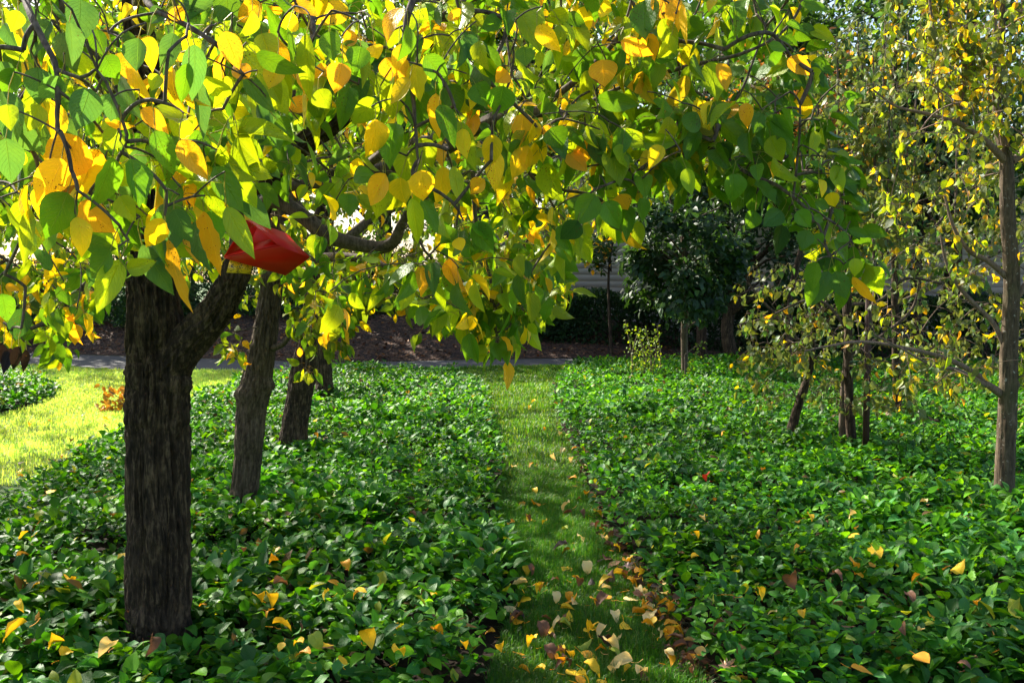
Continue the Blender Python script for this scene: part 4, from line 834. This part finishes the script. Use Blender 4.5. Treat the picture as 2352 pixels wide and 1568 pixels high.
v = np.array([[hx0 - e, hy0 - e, zr], [hx1 + e, hy0 - e, zr], [hx1 + e, hy1 + e, zr], [hx0 - e, hy1 + e, zr], [hx0 + 3.5, (hy0 + hy1) / 2, zr + 2.2], [hx1 - 3.5, (hy0 + hy1) / 2, zr + 2.2], [hx0 - e, hy0 - e, zr + .16], [hx1 + e, hy0 - e, zr + .16], [hx1 + e, hy1 + e, zr + .16], [hx0 - e, hy1 + e, zr + .16]])
A_.add(v, np.array([[0, 3, 2, 1], [0, 1, 7, 6], [1, 2, 8, 7], [2, 3, 9, 8], [3, 0, 6, 9], [6, 7, 5, 4], [8, 9, 4, 5], [7, 8, 5, 5], [9, 6, 4, 4]])); A_.build('roof', M_ROOF, ho, False)
# garage recess left of the corner: a darker lower wing
w2 = empty('shed', (-.6, 24.9, 0), 'dull grey low wing joining the left corner of the siding house', 'shed')
A_ = Acc(); box(A_, -.9, hx0 - .08, 25.2, 30, 0, 3.2); A_.build('wall', plain('grey_render', (.22, .21, .2), .8, .1, 4), w2, False)
A_ = Acc(); box(A_, -1.2, hx0 - .06, 24.9, 30.3, 3.203, 3.36); A_.build('roof', M_ROOF, w2, False)
ub = empty('utility_box', tuple(at(2222, 745, 22.6) * [1, 1, 0]), 'dark blue upright utility box against the siding house at right', 'utility box')
ux, uy = at(2222, 745, 22.6)[:2]
A_ = Acc(); box(A_, ux - .3, ux + .3, uy - .22, uy + .22, .08, 1.45); A_.build('cabinet', plain('dark_blue_paint', (.02, .026, .04), .45, .2), ub, False)
A_ = Acc(); box(A_, ux - .33, ux + .33, uy - .25, uy + .25, 1.453, 1.52); A_.build('lid', plain('dark_paint', (.015, .015, .018), .5, .2), ub, False)
A_ = Acc(); box(A_, ux - .34, ux + .34, uy - .26, uy + .26, -.02, .077); A_.build('base', plain('concrete', (.3, .3, .29), .8, .15), ub, False)

# ---- metal stake
sx_, sy_ = gnd(1988, 1040, .12)[:2]; Ys = sy_
st = empty('metal_stake', (sx_, sy_, 0), 'dark brown metal stake standing upright beside the thin pear stems', 'stake')
zt = at(1988, 672, Ys)[2]
A_ = Acc(); box(A_, sx_ - .028, sx_ + .028, sy_ - .005, sy_ + .003, -.05, zt); box(A_, sx_ - .005, sx_ + .005, sy_ + .003, sy_ + .04, -.05, zt)
M_RUST = plain('rusty_steel', (.06, .03, .022), .7, .4, 30, .4, .4)
A_.build('post', M_RUST, st, False)
A_ = Acc()
box(A_, sx_ - .008, sx_ + .008, sy_ - .013, sy_ - .0055, .0, zt - .02)
A_.build('rib', M_RUST, st, False)
# green tie holding stem to stake
th = np.linspace(0, 2 * pi, 16); P = np.stack([sx_ - .05 + np.cos(th) * .10, sy_ + np.sin(th) * .05, .9 + .01 * np.sin(2 * th)], -1)
A_ = Acc(); A_.add(*tubes_geom(P[None], np.full((1, 16), .004), 5)); A_.build('tie', plain('green_tape', (.03, .10, .05), .5), st)

# ---- red delta trap hanging on the grey limb
YT = 3.35
def tp(u, v, dy=0.0): return at(u, v, YT + dy)
M_RED = bpy.data.materials.new('red_corrugated_plastic'); M_RED.use_nodes = True
t = M_RED.node_tree; t.nodes.clear(); out = t.nodes.new('ShaderNodeOutputMaterial'); lk = t.links.new
tc = nd(t, 'ShaderNodeTexCoord').outputs['Object']; wv = nd(t, 'ShaderNodeTexWave', Scale=55.0); wv.bands_direction = 'DIAGONAL'; lk(tc, wv.inputs['Vector'])
cc_ = mix(t, noise(t, tc, 30, 3), (.85, .012, .006, 1), (.95, .022, .010, 1))
p = nd(t, 'ShaderNodeBsdfPrincipled', Roughness=.42); lk(cc_, p.inputs['Base Color'])
bn = nd(t, 'ShaderNodeBump', Strength=.12, Distance=.001); lk(wv.outputs['Fac'], bn.inputs['Height']); lk(bn.outputs[0], p.inputs['Normal'])
tr_ = nd(t, 'ShaderNodeBsdfTranslucent', Color=(.85, .02, .01, 1)); mx = nd(t, 'ShaderNodeMixShader', Fac=.30); lk(p.outputs[0], mx.inputs[1]); lk(tr_.outputs[0], mx.inputs[2]); lk(mx.outputs[0], out.inputs[0])
# corners: the open front end (left) and the far end (right)
FT = tp(575, 508, 0.0)      # front top ridge
FL = tp(516, 592, -.02)     # front lower left corner
FR = tp(650, 560, -.10)     # front lower right corner
BT = tp(667, 541, .22); BT = tp(640, 530, .24)
def panel(A, q, th=.003):
    q = np.array(q, float); nn = nrm(np.cross(q[1] - q[0], q[-1] - q[0])); k = len(q)
    v = np.concatenate([q + nn * th / 2, q - nn * th / 2]); f = [list(range(k)), list(range(k, 2 * k))[::-1]] + [[i, i + k, (i + 1) % k + k, (i + 1) % k] for i in range(k)]
    if k == 4: A.add(v, np.array(f))
    return A
trap = empty('insect_trap', tuple(tp(600, 470)), 'red folded insect trap with yellow sticky cards hanging on a branch by green wire', 'insect trap')
# seen: left inner face (bright red), right roof panel going back to the far tip, underside floor sloping down to the lower tip
L0 = tp(515, 592, .0); T1 = tp(569, 505, .0); RR1 = tp(655, 535, .11); FRm = tp(643, 566, -.06)
def onplane(a, b, c, u, v):
    nn = np.cross(b - a, c - a); d = at(u, v, 1.0) - np.array([0, 0, H]); t_ = ((a - np.array([0, 0, H])) @ nn) / (d @ nn); return d * t_ + np.array([0, 0, H])
RT = onplane(T1, RR1, FRm, 711, 591); BM = onplane(L0, FRm, RT, 656, 632)
BL = tp(590, 522, .20); BK = onplane(L0, T1, BL, 566, 573)
A_ = Acc(); panel(A_, [T1, RR1, RT, FRm]); A_.build('roof_panel', M_RED, trap, False)
A_ = Acc(); panel(A_, [L0, FRm, RT, BM]); A_.build('floor_panel', M_RED, trap, False)
A_ = Acc(); panel(A_, [L0 + [0, 0, .003], T1 - [.004, 0, 0], BL, BK]); A_.build('side_panel', M_RED, trap, False)
FL_ = tp(626, 549, .02); F4 = onplane(L0, FRm, FL_, 560, 569)
A_ = Acc(); panel(A_, [L0 + [0, 0, .004], FRm + [0, 0, .004], FL_, F4]); A_.build('front_lip', M_RED, trap, False)
A_ = Acc(); B1 = tp(560, 505, .25); B2 = tp(665, 540, .25); B3 = tp(690, 585, .25); panel(A_, [B1, B2, B3, onplane(B1, B2, B3, 580, 582)]); A_.build('back_panel', M_RED, trap, False)
m, t, out = newmat('printed_yellow_card'); lk = t.links.new
tc = nd(t, 'ShaderNodeTexCoord').outputs['Object']
mp = nd(t, 'ShaderNodeMapping'); mp.inputs['Rotation'].default_value = (0, -.25, 0); lk(tc, mp.inputs[0])
sp = nd(t, 'ShaderNodeSeparateXYZ'); lk(mp.outputs[0], sp.inputs[0])
vo = nd(t, 'ShaderNodeTexVoronoi', Scale=260.0); lk(tc, vo.inputs['Vector'])
n2 = noise(t, tc, 60, 4, .7)
s = mth(t, 'LESS_THAN', vo.outputs['Distance'], mth(t, 'MULTIPLY', mth(t, 'SUBTRACT', n2, .38), 2.4))
c = mix(t, s, (.80, .50, .012, 1), (.09, .05, .01, 1))
p = nd(t, 'ShaderNodeBsdfPrincipled', Roughness=.3); lk(c, p.inputs['Base Color']); lk(p.outputs[0], out.inputs[0]); M_STICK = m
M_YEL = plain('yellow_card', (.85, .50, .012), .5, .08, 8)
A_ = Acc(); panel(A_, [tp(560, 493, .09), tp(614, 500, .10), tp(613, 525, .12), tp(565, 515, .11)], .001); cd = A_.build('label_card', M_YEL, trap, False); cd['label'] = 'yellow printed card standing above the trap'
# small unreadable printed lines on it
A_ = Acc()
for k, (a0, a1) in enumerate([(584, 598), (583, 600), (584, 596), (590, 603)]):
    v0 = 501.5 + k * 2.6; A_ = panel(A_, [tp(a0, v0 + .3, .092), tp(a1, v0 + 1.9, .092), tp(a1, v0 + 3.0, .092), tp(a0, v0 + 1.4, .092)], .0004)
A_.build('print', plain('black_ink', (.02, .015, .01), .6), trap, False)
A_ = Acc(); panel(A_, [tp(528, 597, .04), tp(580, 605, .06), tp(576, 629, .05), tp(520, 626, .03)], .001); cd = A_.build('sticky_card', M_STICK, trap, False); cd['label'] = 'yellow sticky card speckled with caught insects'
wires = [[(595, 462), (588, 480), (578, 510)], [(600, 460), (606, 490), (604, 530)], [(600, 468), (612, 495), (613, 520)], [(590, 455), (600, 447), (608, 462), (598, 470)]]
A_ = Acc()
for i, wr in enumerate(wires):
    dz = [-.02, .02, .05, -.08][i]; P = np.array([tp(u, v, .25 * max(0, (505 - v)) / 50 + .03 if i < 3 else .30) for u, v in wr]); P = spline(P, 8)
    A_.add(*tubes_geom(P[None], np.full((1, 8), .0022 if i < 2 else .0015), 5))
A_.build('hanger', plain('green_wire', (.015, .09, .06), .45), trap)

# ---- fallen leaves, each one a thing
FC = dict(yellow=((.90, .58, .02), .25), orange=((.80, .37, .012), .4), cream=((.80, .62, .28), .1), brown=((.16, .075, .04), .3), red=((.45, .03, .015), .2), dark=((.05, .03, .028), .2), green=((.28, .36, .04), .2))
VAR = {}
def fl_mesh(cn, k):
    if (cn, k) in VAR: return VAR[(cn, k)]
    r = np.random.default_rng(100 + k * 7 + len(cn)); col, dry = FC[cn]
    fold = [.1, .5, .9, .25, -.5, .7][k]; curl = [.3, 1.2, .6, 2.2, -.9, 1.6][k]; wave = [.02, .05, .03, .06, .05, .07][k]
    one = np.array([1.0])
    V, F, uv, mm = leaf_geom(np.array([[-.042, 0, .004]]), np.array([[1.0, 0, 0.0]]), np.array([[0, 0, 1.0]]), one * .085, one * (.056 if k % 2 else .062), one * fold, one * curl, one * wave, np.array([r.random()]), 'pear_hi')
    P = spline(np.array([[-.042, 0, .004], [-.06, .006, .006], [-.078, .002, .014]]), 6); V2, F2 = tubes_geom(P[None], np.full((1, 6), .0009), 4)
    V[:, 2] -= V[:, 2].min() * .8
    n0 = len(V); VV = np.concatenate([V, V2]); FF = np.concatenate([F, F2 + n0]); uu = np.concatenate([uv, np.zeros((len(V2), 3))])
    c = np.array(col) * r.uniform(.85, 1.15)
    me = mesh_np('fallen_leaf', VV, FF, True, {'lcol': ('FLOAT_COLOR', np.broadcast_to(c, (len(VV), 3))), 'luv': ('FLOAT_VECTOR', uu), 'dry': ('FLOAT', np.full(len(VV), dry))}); me.materials.append(M_DRY)
    VAR[(cn, k)] = me; return me
CN = {'y': 'yellow', 'o': 'orange', 'c': 'cream', 'n': 'brown', 'r': 'red', 'd': 'dark', 'g': 'green'}
def put_leaf(x, y, z, cn, size, label, grp, k=None, tilt=.15, rz=None):
    k = random.randrange(6) if k is None else k
    o = bpy.data.objects.new('fallen_leaf', fl_mesh(cn, k)); C.objects.link(o)
    o.location = (x, y, z); o.rotation_euler = (random.gauss(0, tilt), random.gauss(0, tilt), random.uniform(0, 6.28) if rz is None else rz); s = size / .085; o.scale = (s, s, s)
    tag(o, label, 'leaf', grp); return o
# those one can tell apart: (u, v, colour, size px, surface, label)
LF = [(1205,1392,'y',55,'p','broad golden leaf where the left bed meets the near grass strip'),(1165,1408,'c',42,'p','pale cream leaf standing on edge beside the left bed'),(1352,1454,'y',48,'p','spotted yellow leaf lying alone on the near middle of the grass strip'),
 (1437,1450,'y',42,'p','yellow leaf pointing at a cream triangular leaf on the grass'),(1490,1438,'c',55,'p','large cream triangular leaf standing on the grass near the right bed'),(1318,1385,'o',36,'p','orange leaf half sunk in grass at the middle of the strip'),
 (1415,1505,'c',60,'p','topmost cream leaf of the pale heap in the near grass'),(1420,1530,'c',58,'p','middle cream leaf of the pale heap in the near grass'),(1415,1552,'c',58,'p','lowest cream leaf of the pale heap in the near grass'),(1230,1543,'y',32,'p','small yellow leaf alone on the nearest grass'),
 (1300,1175,'c',46,'p','flat cream leaf crossing the grass strip beyond the dark curled leaf'),(1280,1268,'d',70,'p','big dark curled leaf with pale back on the grass strip'),(1620,1107,'r',28,'b','single red leaf lying on the right bed'),
 (1822,1358,'n',66,'b','long curled tan leaf with pale edge perched on the right bed'),(598,1393,'y',42,'b','round bright yellow leaf right of the thick trunk on the left bed'),(648,1447,'y',36,'b','narrow yellow leaf pointing upward on the left bed'),
 (855,1495,'y',56,'b','large golden leaf near the bottom of the left bed'),(165,1352,'y',52,'b','wide yellow leaf left of the thick trunk'),(35,1470,'y',62,'b','large yellow leaf in the lower left corner'),(235,1515,'c',56,'b','cream pointed leaf near the lower left corner'),
 (335,1512,'n',52,'b','tan leaf left below the thick trunk'),(2012,1280,'y',42,'b','upright yellow leaf on the hazy part of the right bed'),(1965,1315,'o',40,'b','crumpled orange leaf below the upright yellow one'),(2330,1410,'g',42,'b','pale green crinkled leaf at the right edge'),
 (1980,1555,'o',48,'b','orange leaf at the bottom edge of the right bed'),(1385,1290,'d',60,'p','dark brown leaf behind the big curled one'),(730,1012,'o',18,'b','tiny orange leaf right of the third pear trunk')]
for u, v, cn, s, sf, lb in LF:
    z = .025 if sf == 'p' else .20; P = gnd(u, v, z); put_leaf(P[0], P[1], z + (.005 if sf == 'p' else .02), CN[cn], min(.115, max(.05, px(P[1], s) * 1.15)), lb, 'fallen leaves', tilt=.3)
LP = [(1243,1356,'o',26),(1190,1350,'c',42),(1370,1390,'o',30),(1307,1425,'y',32),(1530,1400,'o',50),(1505,1385,'o',40),(1520,1425,'o',38),(1465,1353,'o',42),(1340,1245,'c',30),(1385,1235,'y',24),(1300,1310,'y',32),(1350,1320,'c',36),(1400,1335,'n',40),(1210,1320,'y',34),
 (1185,1432,'n',48),(1260,1432,'n',30),(1265,1458,'y',28),(1345,1490,'g',40),(1150,1495,'y',32),(1188,1505,'o',36),(1120,1462,'o',30),(1582,1480,'c',42),(1395,1357,'c',28),(1510,1420,'n',34),(1440,1330,'n',40),(1330,1345,'n',30),(1480,1560,'n',36),(1270,1515,'n',42),(1310,1530,'n',40),
 (1355,1515,'o',46),(1205,1545,'o',26),(1560,1545,'n',24),(1440,1545,'y',22),(1340,1190,'n',24),(1375,1185,'n',26),(1365,1150,'o',22),(1230,1135,'y',22),(1215,1200,'n',24),(1250,1205,'y',20),(1330,1150,'n',20),(1340,1080,'c',18),(1310,1100,'n',18),(1325,1120,'y',20),(1285,1000,'c',16),(1290,1040,'c',18),(1215,940,'y',12),
 (1225,925,'y',14),(1250,990,'o',12),(1220,1075,'o',18),(1145,1085,'o',20),(1180,1075,'c',18),(1270,1080,'n',14),(1310,1060,'c',16),(1200,1160,'o',20),(1470,1380,'n',34),(1490,1405,'c',24),(1410,1300,'n',38),(1445,1290,'n',30),(1400,1260,'n',28),(1430,1250,'o',24),(1275,1335,'n',26),(1600,1500,'n',30),(1540,1440,'n',36),(1560,1460,'o',30)]
SURF = {'p': 'on the grass strip', 'b': '', 'l': 'on the sunny lawn'}
FORM = ['flat', 'arched', 'tightly folded', 'curled', 'upturned', 'twisted']
def zone(v): return 'in the nearest grass' if v > 1430 else 'on the near grass' if v > 1300 else 'on the middle grass' if v > 1130 else 'on the far grass'
def labz(cn, k, s, where): return f'{"large" if s > .076 else "broad" if s > .064 else "small" if s > .052 else "tiny"} {FORM[k]} {CN[cn] if CN[cn] != "green" else "yellow green"} leaf {where}'
def lab(cn, where): return f'small {CN[cn] if CN[cn] != "green" else "yellow green"} fallen leaf, one of many scattered {where}'
for u, v, cn, s in LP:
    P = gnd(u, v, .025); k = random.randrange(6); sz = min(.10, max(.055, px(P[1], s) * 1.12)); put_leaf(P[0], P[1], .03, CN[cn], sz, labz(cn, k, sz, zone(v) + (' at left' if u < 1250 + (v - 1100) * .1 else ' at right')), 'small leaves on the grass strip', k)
# litter against the right bed and sprinkled
rb = spline(gnd(*np.array(bedR_px[1:11], float).T, .0), 200)
for k in range(78):
    i = int(min(199, abs(random.gauss(0, 75)))); c_ = rb[i]; cn = random.choices('oncydgn', [3, 5, 3, 2, 3, .3, 2])[0]
    k2 = random.randrange(6); sz = random.uniform(.045, .085); X_ = c_[0] - abs(random.gauss(.02, .08)); Y_ = c_[1] + random.gauss(0, .05); vv = proj(np.array([[X_, Y_, .03]]))[1][0]
    put_leaf(X_, Y_, .03 + random.random() * .03, CN[cn], sz, labz(cn, k2, sz, 'against the right bed, ' + zone(vv)), 'leaves in the litter line by the right bed', k2, tilt=.45)
for k in range(70):
    v = random.triangular(1120, 1580, 1520); u = random.uniform(1150, 1560) + (v - 1400) * .25 - (20 if v < 1300 else 0); u = min(max(u, 1170), 1340 + (v - 1130) * .6)
    P = gnd(u, v, .025); cn = random.choices('yoncdg', [5, 5, 3, 3, 1, 1])[0]; k2 = random.randrange(6); sz = random.uniform(.055, .10)
    put_leaf(P[0], P[1], .03, CN[cn], sz, labz(cn, k2, sz, zone(v) + (' at left' if u < 1250 + (v - 1100) * .1 else ' at right')), 'small leaves on the grass strip', k2)
LB = [(245,1335,'o',45),(85,1430,'o',30),(465,1400,'o',26),(830,1365,'y',30),(800,1312,'o',36),(765,1345,'o',30),(1000,1375,'y',20),(550,1345,'o',16),(475,1107,'o',20),(990,910,'o',15),(725,970,'c',15),(880,1250,'g',25),(785,1525,'y',36),(741,1492,'y',40),(645,1495,'y',20),(20,1210,'y',20),(120,1135,'y',26),(950,1190,'n',22),(630,1280,'c',26),(690,1460,'n',24),(560,1270,'n',24),(400,1180,'o',18)]
for u, v, cn, s in LB:
    P = gnd(u, v, .2); k = random.randrange(6); sz = min(.088, max(.045, px(P[1], s) * 1.05)); put_leaf(P[0], P[1], .215, CN[cn], sz, labz(cn, k, sz, 'on the left bed, ' + ('near part' if v > 1400 else 'middle part' if v > 1200 else 'far part') + (' at its left' if u < 500 else ' at its right')), 'small leaves on the left bed', k, tilt=.4)
RBL = [(1755,1085,'o',20),(1660,1005,'o',15),(1860,1200,'y',30),(1740,1240,'o',26),(1965,1220,'o',16),(1822,1273,'o',28),(2218,1195,'y',18),(2245,1395,'o',28),(2070,1443,'y',26),(1620,1200,'c',28),(2030,925,'o',18),(1950,1450,'n',40),(1600,1240,'y',24),(1960,1190,'c',36),(2110,1460,'c',22),(1885,1210,'n',26),(2230,1540,'n',36),(1770,1420,'c',26),(1700,1290,'g',26),(1930,1340,'n',36),(2120,1160,'c',24),(1640,1390,'g',34)]
for u, v, cn, s in RBL:
    P = gnd(u, v, .2); k = random.randrange(6); sz = min(.088, max(.045, px(P[1], s) * 1.05)); put_leaf(P[0], P[1], .215, CN[cn], sz, labz(cn, k, sz, 'on the right bed, ' + ('near part' if v > 1400 else 'middle part' if v > 1200 else 'far part') + (' at its left' if u < 1900 else ' at its right')), 'small leaves on the right bed', k, tilt=.4)
for k in range(44):
    side = k % 5 < 3; u, v = (random.uniform(10, 1090), random.triangular(1180, 1555, 1500)) if side else (random.uniform(1560, 2340), random.triangular(1080, 1555, 1450))
    P = gnd(u, v, .2)
    if not inpoly(np.array(P[0]), np.array(P[1]), bedL if side else bedR): continue
    cn = random.choices('yogn', [6, 4, 1, 2])[0]; k2 = random.randrange(6); sz = random.uniform(.05, .10); bn_ = 'left' if side else 'right'
    put_leaf(P[0], P[1], .215, CN[cn], sz, labz(cn, k2, sz, f'on the {bn_} bed, ' + ('near part' if v > 1400 else 'middle part') + (' at its left' if u < (500 if side else 1900) else ' at its right')), f'small leaves on the {bn_} bed', k2, tilt=.3)
for k in range(34):
    u, v = random.uniform(-60, 290), random.uniform(960, 1130); P = gnd(u, v, 0)
    if inpoly(np.array(P[0]), np.array(P[1]), bedL) or inpoly(np.array(P[0]), np.array(P[1]), bedF): continue
    cn = random.choice('oonyn'); k = random.randrange(6); sz = random.uniform(.05, .09); put_leaf(P[0], P[1], .03, CN[cn], sz, labz(cn, k, sz, 'on the sunny lawn, ' + ('near the bed edge' if v > 1060 else 'out in the open' if v > 1000 else 'close to the small round patch')), 'small leaves on the lawn', k)
# large tan lobed leaf
def lobed(name, u, v, z, size, col, label):
    pts = []; lobes = [(0, 1.0), (38, .85), (75, .7), (118, .5)]
    out_ = []
    seq = [(180, .12)]
    for a_, r_ in [(-118, .5), (-75, .72), (-38, .88), (0, 1.05), (38, .88), (75, .72), (118, .5)]:
        seq += [(a_ - 9, r_ * .72), (a_ - 4, r_ * .86), (a_, r_), (a_ + 5, r_ * .84), (a_ + 10, r_ * .70), (a_ + 19, r_ * .34)]
    V = [(0, 0, .02)]
    for a_, r_ in seq: V.append((cos(radians(a_)) * r_, sin(radians(a_)) * r_, .10 * sin(a_ * .09) + .18 * r_ * r_))
    V = np.array(V) * size; k = len(V); F = np.array([[0, i, i % (k - 1) + 1] for i in range(1, k)])
    me = mesh_np(name, V, F, True, {'lcol': ('FLOAT_COLOR', np.broadcast_to(np.array(col), (k, 3))), 'luv': ('FLOAT_VECTOR', np.tile([.5, .5, .2], (k, 1))), 'dry': ('FLOAT', np.full(k, .1))})
    o = link(name, me, M_DRY); P = gnd(u, v, z); o.location = tuple(P); o.rotation_euler = (.35, -.2, .6); tag(o, label, 'leaf', 'fallen leaves'); return o
lobed('maple_leaf', 1665, 1530, .10, .055, (.62, .36, .24), 'pinkish tan lobed maple leaf at the near corner of the right bed')
lobed('maple_leaf', 1440, 1300, .05, .05, (.40, .26, .24), 'dull mauve lobed leaf among the litter by the right bed')

# fallen branch with orange leaves on the lawn
P0 = gnd(300, 945, .02); fb = empty('fallen_branch', tuple(P0), 'small fallen branch with bright orange leaves on the lawn left of the thick trunk', 'branch')
br = [[(300, 950), (285, 925), (262, 905), (240, 898)], [(285, 925), (262, 932), (235, 938)], [(290, 930), (288, 905), (300, 890)], [(262, 905), (250, 895), (252, 880)]]
A_ = Acc(); ends = []
for b_ in br:
    Y = P0[1]; P = np.array([at(u, v, Y + .05 * i) for i, (u, v) in enumerate(b_)]); P = spline(P, 8); P[:, 2] = np.maximum(P[:, 2], .02); ends.append(P); A_.add(*tubes_geom(P[None], np.linspace(.008, .003, 8)[None], 5))
A_.build('stem', M_TWIG, fb)
E = np.concatenate([e_[2:] for e_ in ends[:3]]); n = 110; p = E[RNG.integers(0, len(E), n)] + RNG.normal(0, .045, (n, 3)); p[:, 2] = np.maximum(p[:, 2], .04)
make_leaves('leaves', p, RNG.normal(0, .5, (n, 3)) + [0, 0, -.6], RNG.normal(0, 1, (n, 3)) + [0, -1, 0], .085, .05, .3, .5, .03, np.array([.62, .33, .04]) * RNG.uniform(.6, 1.1, (n, 1)), M_DRY, 'pear', fb, .3)

n = 1500; ii = np.minimum(199, np.abs(RNG.normal(0, 85, n))).astype(int); c_ = rb[ii]
x = c_[:, 0] - np.abs(RNG.normal(.0, .075, n)) + .03; y = c_[:, 1] + RNG.normal(0, .04, n)
col = np.array([[.10, .05, .028], [.05, .028, .018], [.22, .13, .07], [.30, .15, .03]])[RNG.choice(4, n, p=[.4, .35, .15, .1])] * RNG.uniform(.6, 1.3, (n, 1))
o = make_leaves('leaf_litter', np.stack([x, y, RNG.uniform(.008, .03, n)], -1), RNG.normal(0, 1, (n, 3)) * [1, 1, .25], RNG.normal(0, .4, (n, 3)) + [0, 0, 1], RNG.uniform(.02, .05, n), RNG.uniform(.012, .03, n), .3, 1.0, .05, col, M_DRY, 'pear_lo', None, 0)
tag(o, 'dark crumbled leaf litter in the furrow between grass strip and right bed', None, None, 'stuff')
# litter chips and dead leaves on the mulch bank: uncountable
n = 2600; x = RNG.uniform(-12, 3.4, n); y = np.interp(x, pb[:, 0], pb[:, 1]) + .1 + RNG.random(n) ** 1.2 * 4.2; z = bank_z(x, y) + .06
col = np.array([[.14, .055, .025], [.07, .03, .015], [.34, .22, .14], [.26, .11, .03], [.04, .02, .012]])[RNG.choice(5, n, p=[.35, .3, .1, .1, .15])] * RNG.uniform(.7, 1.3, (n, 1))
o = make_leaves('leaf_litter', np.stack([x, y, z], -1), RNG.normal(0, 1, (n, 3)) * [1, 1, .3], RNG.normal(0, .4, (n, 3)) + [0, 0, 1], RNG.uniform(.06, .12, n), RNG.uniform(.03, .07, n), .3, .6, .04, col, M_DRY, 'pear_lo', None, 0)
tag(o, 'brown leaf and bark litter covering the bank behind the path', None, None, 'stuff')
print('SCENE BUILT', len(bpy.data.objects), sum(len(m.polygons) for m in bpy.data.meshes))

# ---- where two or three leaves would still be described alike, tell them apart by distance
from collections import defaultdict
same = defaultdict(list)
for o in C.objects:
    if o.parent is None and o.get('label') and o.get('category'): same[o['label']].append(o)
for lb, os_ in same.items():
    if len(os_) < 2: continue
    os_.sort(key=lambda q: q.location.y)
    names = {2: ['nearer', 'farther'], 3: ['nearest', 'middle', 'farthest']}.get(len(os_))
    if names is None: names = [f'{w_} of {len(os_)}' for w_ in ['first nearest', 'second nearest', 'third nearest', 'fourth nearest', 'fifth nearest', 'sixth nearest', 'seventh nearest', 'eighth nearest'][:len(os_)]]
    for o, nm in zip(os_, names): o['label'] = lb + ', ' + nm
